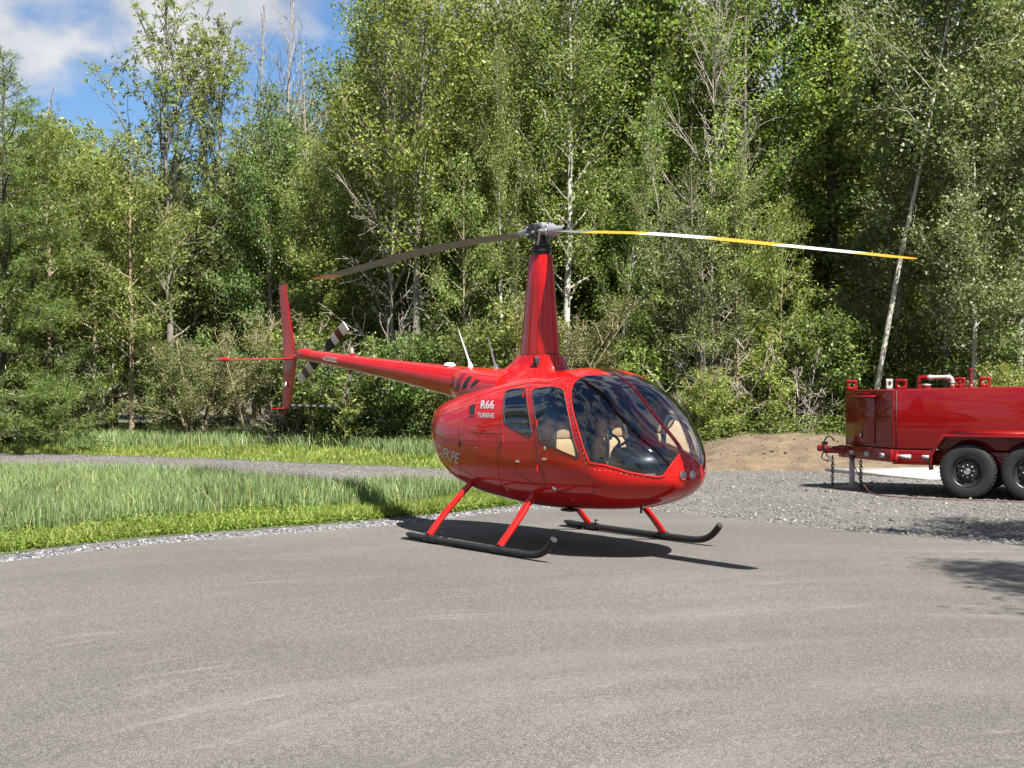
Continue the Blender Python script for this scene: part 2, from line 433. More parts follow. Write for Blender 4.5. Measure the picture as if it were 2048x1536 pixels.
FAR_FRONT = [(-26, 40.5), (-18, 36.6), (-11.4, 33.84), (-6.56, 31.97), (-3.15, 29.6), (-1.34, 28.5), (0.8, 27.7), (2.6, 28.0)]
FAR = np.vstack([rag(FAR_FRONT, 0.1, 0.4, 5), [(3.2, 29.5), (3.4, 34), (-3, 36.5), (-8, 39), (-26, 48)]])
sheet('turf_field', FAR, -0.006, 'turf')

# concrete slab behind the trailer
mb = MB(); mb.prism([(5.72, 27.75), (7.05, 25.55), (13.5, 28.2), (12.2, 31.2)], 2, -0.03, 0.06)
tag(mb.build('concrete_slab', 'concrete'), 'pale concrete slab lying on the gravel behind the fuel trailer')['kind'] = 'structure'

# dirt mound
gx, gy = np.meshgrid(np.linspace(1.6, 12.5, 150), np.linspace(26.3, 34.5, 110), indexing='ij')
def fbm(x, y, seed, s=1.0, o=4):
    g = np.random.default_rng(seed); r = 0
    for i in range(o):
        for _ in range(3):
            a = g.uniform(0, 6.28); f = s * 2 ** i * g.uniform(0.7, 1.4)
            r = r + np.sin((x * np.cos(a) + y * np.sin(a)) * f + g.uniform(0, 6.28)) / 2 ** i / 3
    return r
def mound_h(x, y):
    front = 27.35 - 0.02 * (x - 6) + 0.12 * np.sin(x * 1.7)
    t = np.clip((y - front) / 2.6, 0, 1); prof = t * t * (3 - 2 * t)
    side = np.clip((x - 2.1) / 2.6, 0, 1); side = side * side * (3 - 2 * side)
    h = (0.30 + 0.24 * np.exp(-((x - 5.6) / 2.6) ** 2)) * prof * side
    return h + 0.035 * fbm(x, y, 5, 3.0, 5) * prof * side - 0.05 * (1 - np.clip(prof * side * 6, 0, 1))
gz = mound_h(gx, gy)
mo = mk('dirt_mound', np.stack([gx, gy, gz], -1).reshape(-1, 3), grid_faces(150, 110, False), 'dirt', smooth=True)
mo.data.flip_normals() if mo.data.polygons[3000].normal.z < 0 else None
mo['kind'] = 'structure'

# loose stones: low-poly chips scattered as one mass per place
def chips(name, X, Y, size, z0, seed, label, mat='stones'):
    g = np.random.default_rng(seed); n = len(X)
    base = np.array([(1, 0, 0), (0, 1, 0), (-1, 0, 0), (0, -1, 0), (0, 0, .75), (0, 0, -.4)], float)
    f = np.array([(0, 1, 4), (1, 2, 4), (2, 3, 4), (3, 0, 4), (1, 0, 5), (2, 1, 5), (3, 2, 5), (0, 3, 5)])
    V = base[None] * (1 + g.uniform(-.35, .35, (n, 6, 1))) * g.uniform(.55, 1.2, (n, 1, 3))
    a = g.uniform(0, 6.28, n); b = g.uniform(-.6, .6, n)
    c, s = np.cos(a)[:, None], np.sin(a)[:, None]
    x = V[..., 0] * c - V[..., 1] * s; y = V[..., 0] * s + V[..., 1] * c; zc = V[..., 2] + x * np.sin(b)[:, None]
    S = (size * np.exp(g.normal(0, .4, n)))[:, None] * .5
    W = np.stack([x * S + X[:, None], y * S + Y[:, None], zc * S * .8 + z0 + S * .15], -1)
    F = (f[None] + 6 * np.arange(n)[:, None, None]).reshape(-1, 3)
    o = mk(name, W.reshape(-1, 3), F, mat, kind='stuff'); o['label'] = label; return o
g = np.random.default_rng(11)
# strip along the left edge of the pad
line = np.array(ASPH_L[1:]); t = g.uniform(0, 1, 14000); seg = np.linalg.norm(np.diff(line, axis=0), axis=1); cum = np.concatenate([[0], np.cumsum(seg)])
s_ = t * cum[-1]; i_ = np.clip(np.searchsorted(cum, s_) - 1, 0, len(seg) - 1); u_ = ((s_ - cum[i_]) / seg[i_])[:, None]
p_ = line[i_] * (1 - u_) + line[i_ + 1] * u_; d_ = np.diff(line, axis=0)[i_] / seg[i_][:, None]; nrm_ = np.stack([-d_[:, 1], d_[:, 0]], 1)
p_ = p_ + nrm_ * np.abs(g.normal(0, 1, 14000))[:, None] * 0.22 + nrm_ * -0.02
chips('edging_stones', p_[:, 0], p_[:, 1], 0.032, -0.01, 12, 'crushed grey stone strip along the edge of the asphalt pad', 'edge_stones')
# lot on the right
X = g.uniform(-2, 13, 90000); Y = 16 + 13.5 * g.uniform(0, 1, 90000) ** 1.35
ok = ~inside(X, Y, asph) & ~inside(X, Y, NEAR) & (np.abs(X) < 0.36 * Y + .3) & (Y < 30 - 0.2 * np.abs(X)) & (mound_h(X, Y) < 0.02) & ~inside(X, Y, np.array([(5.72, 27.75), (7.05, 25.55), (13.5, 28.2), (12.2, 31.2)]))
X, Y = X[ok], Y[ok]
near_edge = edge_dist(X, Y, ASPH_R) < 0.6
chips('gravel_stones', X, Y, np.where(near_edge, 0.032, 0.024), -0.012, 13, 'loose grey crushed stone covering the gravel lot')
X = g.uniform(-13, 1, 26000); Y = g.uniform(22, 36, 26000)
ok = ~inside(X, Y, NEAR) & ~inside(X, Y, FAR) & ~inside(X, Y, asph) & (np.abs(X) < 0.36 * Y) & (edge_dist(X, Y, FAR_FRONT) < 9)
chips('track_stones', X[ok], Y[ok], 0.028, -0.012, 14, 'loose grey stones on the gravel track between the two grass strips')
# clods on the mound
X = g.uniform(2.2, 12, 900); Y = g.uniform(27.2, 30.5, 900); Z = mound_h(X, Y); ok = Z > 0.0
chips('dirt_clods', X[ok], Y[ok], 0.032, Z[ok][:, None] + 0.005, 15, 'small clods and pebbles on the brown dirt mound', 'dirt')

# ------------------------------------------------------------------ helicopter
HELI = empty('helicopter', (0.323, 16.67, 0.0), R(-53.14))
tag(HELI, 'glossy red light turbine helicopter parked on the asphalt pad', 'helicopter')
#            x     zb    zt    w     zmax   n_top n_bot   one row per frame from nose to tail
FRAMES = np.array([[2.325, 0.836, 0.836, 0.001, 0.836, 2.0, 2.0], [2.312, 0.775, 0.919, 0.125, 0.843, 2.1, 2.1], [2.264, 0.695, 1.036, 0.262, 0.86, 2.2, 2.1],
 [2.164, 0.628, 1.157, 0.395, 0.876, 2.4, 2.2], [1.993, 0.56, 1.311, 0.56, 0.896, 2.6, 2.3], [1.749, 0.495, 1.531, 0.715, 0.927, 2.7, 2.4],
 [1.45, 0.454, 1.745, 0.762, 0.978, 2.8, 2.5], [1.062, 0.429, 1.882, 0.767, 1.008, 2.9, 2.6], [0.649, 0.408, 1.879, 0.757, 0.987, 2.7, 2.6],
 [0.223, 0.406, 1.842, 0.751, 0.986, 2.7, 2.5], [-0.212, 0.434, 1.791, 0.738, 0.998, 2.6, 2.4], [-0.652, 0.475, 1.713, 0.699, 1.024, 2.5, 2.4],
 [-1.086, 0.573, 1.629, 0.628, 1.065, 2.4, 2.3], [-1.392, 0.747, 1.557, 0.515, 1.15, 2.3, 2.2], [-1.591, 0.916, 1.513, 0.373, 1.22, 2.2, 2.1],
 [-1.643, 1.069, 1.461, 0.194, 1.26, 2.1, 2.0], [-1.631, 1.297, 1.297, 0.001, 1.297, 2.0, 2.0]])
FT = np.zeros_like(FRAMES); FT[1:-1] = (FRAMES[2:] - FRAMES[:-2]) / 2
FT[0] = 2 * (FRAMES[1] - FRAMES[0]) - FT[1] * .5; FT[-1] = 2 * (FRAMES[-1] - FRAMES[-2]) - FT[-2] * .5; FT[0, 0] = FT[-1, 0] = 0
def frame_at(u):
    u = np.clip(np.asarray(u, float), 0, len(FRAMES) - 1 - 1e-9); i = u.astype(int); t = (u - i)[..., None]
    return (2*t**3-3*t**2+1)*FRAMES[i] + (t**3-2*t**2+t)*FT[i] + (-2*t**3+3*t**2)*FRAMES[i+1] + (t**3-t**2)*FT[i+1]
def skin(u, thd):
    """point on the fuselage skin; u = frame number, thd = degrees round the section (0 starboard, 90 roof)"""
    f = frame_at(u); th = np.radians(np.asarray(thd, float)); c, s = np.cos(th), np.sin(th)
    x, zb, zt, w, zm, n1, n2 = [f[..., i] for i in range(7)]
    n = np.where(s >= 0, n1, n2)
    cc = np.sign(c) * np.abs(c) ** (2 / n); ss = np.sign(s) * np.abs(s) ** (2 / n)
    y = -w * cc; z = np.where(s >= 0, zm + (zt - zm) * ss, zm + (zm - zb) * ss)
    dip = np.where(s > 0, 0.03 * np.exp(-(y / 0.17) ** 2) * np.exp(-((x - 1.78) / 0.27) ** 2), 0)
    return np.stack([x + 0 * y, y, z - dip], -1)
def skin_n(u, th):
    e = 0.02; u = np.asarray(u, float); th = np.asarray(th, float)
    a = skin(np.clip(u + e, 0, 15.99), th) - skin(np.clip(u - e, 0.001, 16), th); b = skin(u, th + .3) - skin(u, th - .3)
    n = np.cross(b, a); n /= np.linalg.norm(n, axis=-1, keepdims=True) + 1e-12
    cx = frame_at(u); cen = np.stack([cx[..., 0], 0 * cx[..., 0], cx[..., 4]], -1)
    sg = np.sign(((skin(u, th) - cen) * n).sum(-1, keepdims=True)); return n * np.where(sg == 0, 1, sg)

P_REAR_WIN = [(9.22, 44), (9.16, 47), (8.95, 47.6), (8.5, 46.5), (8.40, 44.5), (8.12, 33), (7.875, 22.2), (7.62, 8.4), (7.68, 7.0), (8.2, 10.2), (8.62, 13.2), (8.80, 15.8), (8.92, 23), (9.05, 33)]
P_FRONT_WIN = [(8.08, 42.5), (8.02, 44.8), (7.85, 45.2), (6.86, 44), (6.74, 42.0), (6.5, 33.5), (6.25, 24), (5.875, 8.2), (5.66, 2.2), (5.70, 1.0), (6.4, 1.7), (7.12, 2.9), (7.27, 4.4), (7.40, 11.2), (7.56, 19), (7.725, 27.5)]
def post_th(u, half):
    f = frame_at(np.array([u]))[0]; return 90 - math.degrees(math.asin(min(1, (half / f[3]) ** (f[5] / 2))))
P_WS = [(5.2, 0.8), (5.45, 6.8), (5.825, 18.8), (6.15, 28.8), (6.4, 38.5), (6.56, 46), (6.64, 52), (6.70, 58.5), (6.71, 65), (6.68, 71), (6.60, 77), (6.53, 82)]
P_WS += [(u, post_th(u, 0.016)) for u in (6.46, 6.2, 5.8, 5.4, 5.0, 4.6, 4.2, 3.7, 3.2, 2.8, 2.45)]
P_WS += [(2.2, 84), (1.98, 74), (1.80, 56), (1.74, 38), (1.78, 22), (1.88, 6), (2.02, -3.5), (2.2, -6.5), (2.45, -7), (2.9, -5.0), (3.4, -2.8), (4.05, 0.2), (4.6, 1.3)]
P_REAR_DOOR = [(9.30, 46), (9.22, 50.5), (9.0, 53), (8.45, 52.5), (8.38, 50), (8.05, 35), (7.55, 10), (7.385, 0), (7.25, -10), (7.22, -18), (7.30, -29), (7.55, -24.5), (8.05, -16), (8.65, -4), (8.92, 1.5), (8.96, 10.5), (9.08, 29.5)]
P_FRONT_DOOR = [(8.33, 50), (8.25, 52), (7.4, 49.6), (6.86, 50.2), (6.72, 47), (6.43, 36.5), (6.05, 21.5), (5.58, 3.2), (5.30, -1.8), (5.12, -13.5), (5.16, -25), (5.30, -32), (5.6, -36), (6.4, -34.5), (7.0, -31.5), (7.24, -29), (7.16, -18), (7.19, -10), (7.325, 0), (7.49, 10), (7.99, 35)]
NU_, NTH = 22, 440
gu = np.arange(16 * NU_ + 1) / NU_; gth = -90 + 360.0 * np.arange(NTH) / NTH
GU, GT = np.meshgrid(gu, gth, indexing='ij')
GU[0] = 0.002; GU[-1] = 15.998
def to_g(P): P = np.asarray(P, float); return np.stack([P[:, 0] * NU_, (P[:, 1] + 90) / 360 * NTH], 1)
mirror = lambda P: [(u, 180 - t) for u, t in P]
regions = [('front_door_r', P_FRONT_DOOR), ('rear_door_r', P_REAR_DOOR), ('front_win_r', P_FRONT_WIN), ('rear_win_r', P_REAR_WIN), ('ws_r', P_WS)]
regions += [(n[:-1] + 'l', mirror(P)) for n, P in regions]
cu, ct = GU * NU_, (GT + 90) / 360 * NTH
moved = np.zeros(cu.shape, bool)
for nme, P in regions:
    Q = to_g(P); Q = np.vstack([Q, Q[:1]])
    best = np.full(cu.shape, 1e9); bx = cu.copy(); by = ct.copy()
    for a, b in zip(Q[:-1], Q[1:]):
        ab = b - a; t = np.clip(((cu - a[0]) * ab[0] + (ct - a[1]) * ab[1]) / (ab @ ab), 0, 1)
        qx, qy = a[0] + t * ab[0], a[1] + t * ab[1]; d = np.hypot(cu - qx, ct - qy)
        m = d < best; best = np.where(m, d, best); bx = np.where(m, qx, bx); by = np.where(m, qy, by)
    m = (best < 0.52) & ~moved
    cu = np.where(m, bx, cu); ct = np.where(m, by, ct); moved |= m
SK = skin(cu / NU_, ct / NTH * 360 - 90)
FA = grid_faces(16 * NU_ + 1, NTH, True)
fi, fj = FA[:, 0] // NTH, FA[:, 0] % NTH
ccu = cu.ravel()[FA].mean(1); ctf = ct.ravel()[FA].copy(); ctf[fj == NTH - 1, 1:3] += NTH; cct = ctf.mean(1)
lab = np.zeros(len(FA), int)
for i, (nme, P) in enumerate(regions): lab[inside(ccu, cct, to_g(P))] = i + 1
for i, (nme, P) in enumerate(regions):
    if 'win' in nme or 'ws' in nme: lab[inside(ccu, cct, to_g(P))] = i + 1
def skin_part(name, sel, mat, parent, inset=0.0, smooth=True):
    F = FA[sel]; idx, inv = np.unique(F, return_inverse=True); V = SK.reshape(-1, 3)[idx]
    if inset:
        V = V - inset * skin_n(cu.ravel()[idx] / NU_, ct.ravel()[idx] / NTH * 360 - 90)
    o = mk(name, V, inv.reshape(F.shape), mat, parent, smooth)
    # make normals point outward
    c = np.array([0.3, 0, 1.1]); p = o.data.polygons[len(o.data.polygons) // 2]
    if (np.array(p.center) - c) @ np.array(p.normal) < 0: o.data.flip_normals()
    return o
ids = {n: i + 1 for i, (n, _) in enumerate(regions)}
fc = SK.reshape(-1, 3)[FA].mean(1)
for yy in (-.062, .066): lab[(fc[:, 0] > 2.2) & (np.hypot(fc[:, 1] - yy, fc[:, 2] - .852) < .043)] = -1     # holes for the nose lamps
skin_part('fuselage', lab == 0, 'red', HELI)
DOORS = {}
for side in 'rl':
    for fr in ('front', 'rear'):
        d = skin_part(fr + '_door', lab == ids[f'{fr}_door_{side}'], 'red', HELI); DOORS[fr + side] = d
        skin_part('window', lab == ids[f'{fr}_win_{side}'], 'door_glass', d)
    skin_part('windshield', lab == ids['ws_' + side], 'glass', HELI)
# cabin lining behind every opaque panel
sel = (np.isin(lab, [0] + [ids[f'{f}_door_{s}'] for f in ('front', 'rear') for s in 'rl'])) & (ccu > 3.0) & (ccu < 9.45)
skin_part('cabin_lining', sel, 'liner', HELI, inset=0.022)

def ribbon(mbx, P, width, lift, closed=False, thick=0.0, mi=0):
    """a thin strip lying on the skin along (frame, angle) points"""
    P = np.asarray(P, float)
    if closed: P = np.vstack([P, P[:1]])
    Q = []
    for a, b in zip(P[:-1], P[1:]):
        L = np.linalg.norm(skin(b[0], b[1]) - skin(a[0], a[1])); n = max(1, int(L / 0.025)); Q += [a + (b - a) * i / n for i in range(n)]
    Q.append(P[-1]); Q = np.array(Q); pos = skin(Q[:, 0], Q[:, 1]); nm = skin_n(Q[:, 0], Q[:, 1])
    if closed: T = np.roll(pos[:-1], -1, 0) - np.roll(pos[:-1], 1, 0); T = np.vstack([T, T[:1]])
    else: T = np.gradient(pos, axis=0)
    T /= np.linalg.norm(T, axis=1, keepdims=True) + 1e-9; B = np.cross(nm, T)
    a_, b_ = pos + B * width / 2, pos - B * width / 2; n = len(pos)
    V = np.stack([a_ - nm * 0.002, a_ + nm * lift, b_ + nm * lift, b_ - nm * 0.002], 1).reshape(-1, 3)
    mbx.add(V, grid_faces(n, 4, False), mi); return pos, nm
def skin_patch(mbx, P, lift, n=8):
    P = np.asarray(P, float); a, b = np.meshgrid(np.linspace(0, 1, n), np.linspace(0, 1, n), indexing='ij'); a, b = a[..., None], b[..., None]
    Q = (P[0] * (1 - a) + P[1] * a) * (1 - b) + (P[3] * (1 - a) + P[2] * a) * b
    mbx.add((skin(Q[..., 0], Q[..., 1]) + skin_n(Q[..., 0], Q[..., 1]) * lift).reshape(-1, 3), grid_faces(n, n, False))
def rivets(mbx, P, spacing, r, off=0.0):
    P = np.asarray(P, float); Q = []
    for a, b in zip(P[:-1], P[1:]):
        L = np.linalg.norm(skin(b[0], b[1]) - skin(a[0], a[1])); n = max(1, int(round(L / spacing))); Q += [a + (b - a) * i / n for i in range(n)]
    for u, t in Q:
        p = skin(u, t); n = skin_n(u, t); mbx.tube([p - n * .002, p + n * .004], [r, r * .6], 6)

for s in 'rl':
    f = (lambda P: P) if s == 'r' else mirror
    m_ = MB(); ribbon(m_, f(P_WS), 0.022, 0.004, True); m_.build('windshield_rim', 'red', HELI, fixn=True)
    m_ = MB()
    Pd = f([(2.2, -6.5 - 3.2), (2.9, -8.2), (3.4, -6.0), (4.05, -2.8), (4.6, -1.6), (5.15, -2.0)])
    rivets(m_, Pd, 0.055, 0.0045)
    rivets(m_, f([(5.30, 0.5), (5.55, 6.2), (5.92, 18.0), (6.25, 28), (6.5, 37.5)]), 0.06, 0.0045)
    m_.build('rivet_row', 'steel', HELI, kind='stuff')
    for fr, Pw, Pdr in (('front', P_FRONT_WIN, P_FRONT_DOOR), ('rear', P_REAR_WIN, P_REAR_DOOR)):
        d = DOORS[fr + s]
        m_ = MB(); ribbon(m_, f(Pw), 0.012, 0.003, True); m_.build('window_seal', 'gasket', d)
        m_ = MB(); ribbon(m_, f(Pdr), 0.007, 0.0012, True); m_.build('door_gap', 'dark_line', d)
    # hinges and handles
    for (u, t, dr) in ((7.45, 14, 'front'), (7.38, -8, 'front'), (8.35, 38, 'rear'), (8.80, 6, 'rear')):
        m_ = MB(); (u, t), = f([(u, t)])
        p = skin(u, t); m_.cyl(p + np.array([0, 0, -.035]), p + np.array([0, 0, .035]), 0.011, k=8); m_.build('hinge', 'red', DOORS[dr + s], True)
    for (u, t, dr) in ((7.08, -1.5, 'front'), (8.2, -3.0, 'rear')):
        (u, t), = f([(u, t)]); p = skin(u, t); n = skin_n(u, t)
        m_ = MB(); m_.cyl(p - n * .004, p + n * .012, 0.016, 0.014, 12); m_.box(p + n * .017 + np.array([0.025, 0, 0]), (0.075, 0.01, 0.016), bev=.003)
        m_.build('handle', 'chrome', DOORS[dr + s], True)
    # cowl seams aft of the cabin
    for P in ([(10.9, 52), (10.95, 33), (10.83, 12), (10.80, 0), (10.85, -16), (11.2, -42)], [(9.06, 8.8), (9.02, -8), (9.14, -29), (9.3, -45)],
              [(10.3, 10.2), (9.7, 9.2), (9.1, 8.8)], [(13.6, 21), (12.4, 25), (11.6, 29), (10.95, 33)], [(10.83, -20), (10.3, -28), (9.7, -32), (9.14, -33)]):
        m_ = MB(); ribbon(m_, f(P), 0.006, 0.0012); m_.build('cowl_seam', 'dark_line', HELI)
    m_ = MB(); [rivets(m_, f(Pz), 0.07, 0.0035) for Pz in ([(11.0, 50), (11.06, 33), (10.94, 12), (10.91, 0), (10.97, -16)], [(9.16, 6), (9.12, -8), (9.24, -29)], [(5.4, -36), (6.4, -39), (7.2, -37), (8.4, -33)], [(9.35, 52), (8.4, 56), (7.4, 54), (6.8, 55)])]; m_.build('rivet_row', 'red', HELI, kind='stuff')
    m_ = MB(); rivets(m_, f([(10.3, 13), (9.7, 12), (9.15, 11.6)]), 0.05, 0.004); m_.build('rivet_row', 'steel', HELI, kind='stuff')
    # air inlet beside the type lettering
    P = f([(10.66, 34), (10.30, 35), (10.18, 23), (10.44, 23)]); m_ = MB(); skin_patch(m_, P, .004); m_.build('air_inlet', 'gasket', HELI, fixn=False)
    m_ = MB(); ribbon(m_, P, .008, .006, True); m_.build('inlet_rim', 'red', HELI)
    # small fittings
    for (u, t, r_) in ((7.05, 1.6, .02), (9.0, -36, .012), (9.95, 1, .008)):
        (u, t), = f([(u, t)]); p = skin(u, t); n = skin_n(u, t); m_ = MB(); m_.lathe([(0.0, .006), (r_, .004), (r_, -.004)], 14); 
        Rm = Vector(n).to_track_quat('Z', 'Y').to_matrix(); o = m_.build('fitting', 'chrome', HELI, True); o.matrix_local = Matrix.Translation(p) @ Rm.to_4x4()
    (u, t), = f([(6.93, -30)]); p = skin(u, t); n = skin_n(u, t); m_ = MB(); m_.lathe([(0.0, .012), (.018, .010), (.026, .004), (.028, -.004)], 16)
    o = m_.build('position_light', 'chrome', HELI, True); o.matrix_local = Matrix.Translation(p) @ Vector(n).to_track_quat('Z', 'Y').to_matrix().to_4x4()
    (u, t), = f([(10.72, 2)]); p = skin(u, t) + skin_n(u, t) * .002; m_ = MB(); m_.box(p, (.05, .006, .07), bev=.003); m_.build('access_latch', 'dark_line', HELI)

# windshield centre strip
m_ = MB(); us = np.linspace(6.6, 2.3, 40); ribbon(m_, [(u, 90) for u in us], 0.036, 0.007); m_.build('windshield_strip', 'red', HELI, True)

# nose lamps on the nose panel
for yy in (-0.062, 0.066):
    px_ = 2.262
    m_ = MB(); m_.lathe([(.0, -.03), (.026, -.022), (.040, 0.0), (.043, .012), (.047, .012), (.047, -.03)], 28, 'x', (2.308, yy, .852)); bowl = m_.build('landing_light', 'reflector_bowl', HELI, True)
    m_ = MB(); m_.lathe([(.0, .014), (.022, .0125), (.0425, .009)], 28, 'x', (2.308, yy, .852)); m_.build('lens', 'lens', bowl, True)
    m_ = MB(); m_.lathe([(.0, .006), (.006, .004), (.006, -.02)], 12, 'x', (2.300, yy, .852)); m_.build('bulb', 'white', bowl, True)
    m_ = MB(); m_.lathe([(.043, -.03), (.053, -.008), (.052, .012), (.047, .018), (.042, .012)], 28, 'x', (2.308, yy, .852)); m_.build('bezel', 'red', bowl, True)
m_ = MB(); m_.box((2.262, 0, 1.012), (.03, .10, .022), Matrix.Rotation(R(25), 3, 'Y'), .004); m_.build('nose_vent', 'gasket', HELI)

# ---- pylon, mast fairing, boom root
def loft(rings, k=40):
    """rings: (centre x, centre y, centre z, semi x or list of points) -> stacked superellipse rings in xy"""
    V = []; th = np.linspace(0, 2 * np.pi, k, endpoint=False)
    for (cx, cz, a_f, a_r, b, n) in rings:
        c, s = np.cos(th), np.sin(th); cc = np.sign(c) * np.abs(c) ** (2 / n); ss = np.sign(s) * np.abs(s) ** (2 / n)
        V.append(np.stack([cx + np.where(c > 0, a_f, a_r) * cc, b * ss, cz + 0 * c], -1))
    return np.vstack(V), [grid_faces(len(rings), k, True), list(range(k))[::-1], list(range((len(rings) - 1) * k, len(rings) * k))]
m_ = MB(); V, F = loft([(0, 2.040, .27, .34, .135, 2.2), (0, 2.35, .235, .295, .118, 2.2), (0, 2.75, .20, .24, .10, 2.1), (0, 3.12, .165, .19, .085, 2.0), (0, 3.128, .155, .18, .08, 2.0)], 48)
m_.add(V, F); m_.build('mast_fairing', 'red', HELI, True)
m_ = MB(); V, F = loft([(-.05, 1.70, .56, 1.15, .42, 2.4), (-.05, 1.80, .47, .86, .33, 2.4), (-.04, 1.845, .42, .66, .275, 2.4), (-.03, 1.885, .385, .54, .235, 2.4), (-.02, 1.935, .355, .455, .205, 2.4), (-.01, 1.99, .325, .405, .180, 2.3), (0, 2.036, .295, .37, .165, 2.2)], 48)
m_.add(V, F); m_.build('pylon_cowling', 'red', HELI, True)
for s in (-1, 1):
    m_ = MB(); m_.box((.16, s * .187, 1.945), (.055, .06, .14), Matrix.Rotation(R(-14 * s), 3, 'X') @ Matrix.Rotation(R(8 * s), 3, 'Z'), .01); m_.build('air_intake', 'gasket', HELI)
m_ = MB(); V, F = loft([(0, 2.034, .285, .355, .15, 2.2), (0, 2.044, .285, .355, .15, 2.2)], 48); m_.add(V, F); m_.build('fairing_joint', 'dark_line', HELI)
# aft cowling round the boom root, with louvres
th = np.linspace(0, 2 * np.pi, 40, endpoint=False); V = []
st = [(-.25, .46, 1.865, 1.30, 2.8), (-.6, .41, 1.882, 1.32, 2.8), (-.9, .365, 1.893, 1.36, 2.7), (-1.15, .325, 1.900, 1.42, 2.6), (-1.33, .295, 1.903, 1.48, 2.5), (-1.36, .265, 1.90, 1.52, 2.4)]
for (x, w, zt, zb, n) in st:
    c, s = np.cos(th), np.sin(th); V.append(np.stack([x + 0 * c, w * np.sign(c) * np.abs(c) ** (2 / n), (zt + zb) / 2 + (zt - zb) / 2 * np.sign(s) * np.abs(s) ** (2 / n)], -1))
m_ = MB(); m_.add(np.vstack(V), [grid_faces(len(st), 40, True), list(range(40))[::-1], list(range(200, 240))]); m_.build('aft_cowling', 'red', HELI, True)
def aft_w(x): return np.interp(x, [-1.36, -1.33, -1.15, -.9, -.6, -.25], [.265, .295, .325, .365, .41, .46])
for s in (-1, 1):
    for i, x in enumerate((-1.16, -.97, -.76)):
        y0 = s * (aft_w(x) - .004); h = .20 - .035 * i
        P = [(x - .06, 1.615 + .03 * i), (x + .03, 1.63 + .035 * i), (x + .13, 1.635 + h), (x + .03, 1.63 + h)]
        m_ = MB(); A_, B_ = np.meshgrid(np.linspace(0, 1, 6), np.linspace(0, 1, 6), indexing='ij'); A_, B_ = A_[..., None], B_[..., None]; Pq = np.array(P)
        Q = ((Pq[0] * (1 - A_) + Pq[1] * A_) * (1 - B_) + (Pq[3] * (1 - A_) + Pq[2] * A_) * B_).reshape(-1, 2)
        xs_ = [q[0] for q in st][::-1]; zt_, zb_, e_ = [np.interp(Q[:, 0], xs_, [q[c_] for q in st][::-1]) for c_ in (2, 3, 4)]
        yq = aft_w(Q[:, 0]) * (1 - np.minimum(.98, np.abs(Q[:, 1] - (zt_ + zb_) / 2) / ((zt_ - zb_) / 2)) ** e_) ** (1 / e_) + .006
        m_.add(np.stack([Q[:, 0], s * yq, Q[:, 1]], -1), grid_faces(6, 6, False)); m_.build('louvre', 'tail_red' if i == 0 else 'gasket', HELI, fixn=False)

# ---- tail boom
bx = [(-1.0, 1.665, .225), (-1.7, 1.735, .183), (-2.4, 1.805, .152), (-3.1, 1.872, .123), (-3.9, 1.947, .102), (-4.87, 2.035, .080), (-5.28, 2.068, .073)]
m_ = MB(); P = smooth_path([(x, 0, z) for x, z, r in bx], 6); rr = np.interp(-P[:, 0], [-b[0] for b in bx], [b[2] for b in bx]); m_.tube(P, rr, 40); boom = m_.build('tail_boom', 'red', HELI, True)
def boom_at(x): return np.interp(-x, [-b[0] for b in bx], [b[1] for b in bx]), np.interp(-x, [-b[0] for b in bx], [b[2] for b in bx])
for x in (-2.05, -2.75, -3.45, -4.15, -4.8):
    z, r_ = boom_at(x); m_ = MB(); m_.lathe([(r_ + .001, -.004), (r_ + .0025, -.002), (r_ + .0025, .002), (r_ + .001, .004)], 40, 'x', (x, 0, z)); m_.build('boom_joint', 'red', boom, True)
m_ = MB()
for x in np.arange(-1.7, -4.9, -.07):
    z, r_ = boom_at(x); m_.tube([(x, -r_ * .95, z - r_ * .32), (x, -r_ * .95 - .003, z - r_ * .34)], [.004, .003], 6)
m_.build('rivet_row', 'red', boom, kind='stuff')
# end casting and gearbox
m_ = MB(); V, F = tube([(-5.05, 0, 2.05), (-5.15, 0, 2.068), (-5.30, 0, 2.078), (-5.40, 0, 2.085), (-5.45, 0, 2.085)], [.080, .084, .086, .074, .034], 24); m_.add(V, F); m_.build('boom_end_cap', 'red', HELI, True)
m_ = MB(); m_.lathe([(.0, -.02), (.055, -.02), (.06, .03), (.05, .10), (.028, .16), (.022, .33), (.0, .33)], 20, 'y', (-5.44, 0.02, 2.085)); m_.build('tail_gearbox', 'grey_metal', HELI, True)
# vertical fin: swept upper and lower panels, airfoil section
def wing(mbx, secs, k=18, mi=0):
    """secs: (leading x, trailing x, (y,z) , thickness, thickness direction 'y'/'z')"""
    t = np.linspace(0, 1, k); prof = 2.6 * (.2969 * np.sqrt(t) - .126 * t - .3516 * t ** 2 + .2843 * t ** 3 - .1015 * t ** 4)
    V = []
    for (xl, xt, y, z, th_, d) in secs:
        X = xl + (xt - xl) * t; up = prof * th_ * .5
        a = np.stack([X, y + (up if d == 'y' else 0 * up), z + (up if d == 'z' else 0 * up)], -1); b = np.stack([X, y - (up if d == 'y' else 0 * up), z - (up if d == 'z' else 0 * up)], -1)[::-1]
        V.append(np.vstack([a, b[1:-1]]))
    n = len(V[0]); mbx.add(np.vstack(V), [grid_faces(len(secs), n, True), list(range(n))[::-1], list(range((len(secs) - 1) * n, len(secs) * n))], mi)
m_ = MB(); wing(m_, [(-5.50, -5.885, 0, 2.03, .075, 'y'), (-5.56, -5.905, 0, 2.2, .068, 'y'), (-5.82, -6.02, 0, 3.05, .045, 'y'), (-5.835, -6.015, 0, 3.065, .03, 'y')]); fin = m_.build('upper_fin', 'red', HELI, True)
m_ = MB(); m_.box((-5.93, 0, 3.075), (.12, .012, .022), bev=.003); m_.build('static_tip', 'gasket', fin)
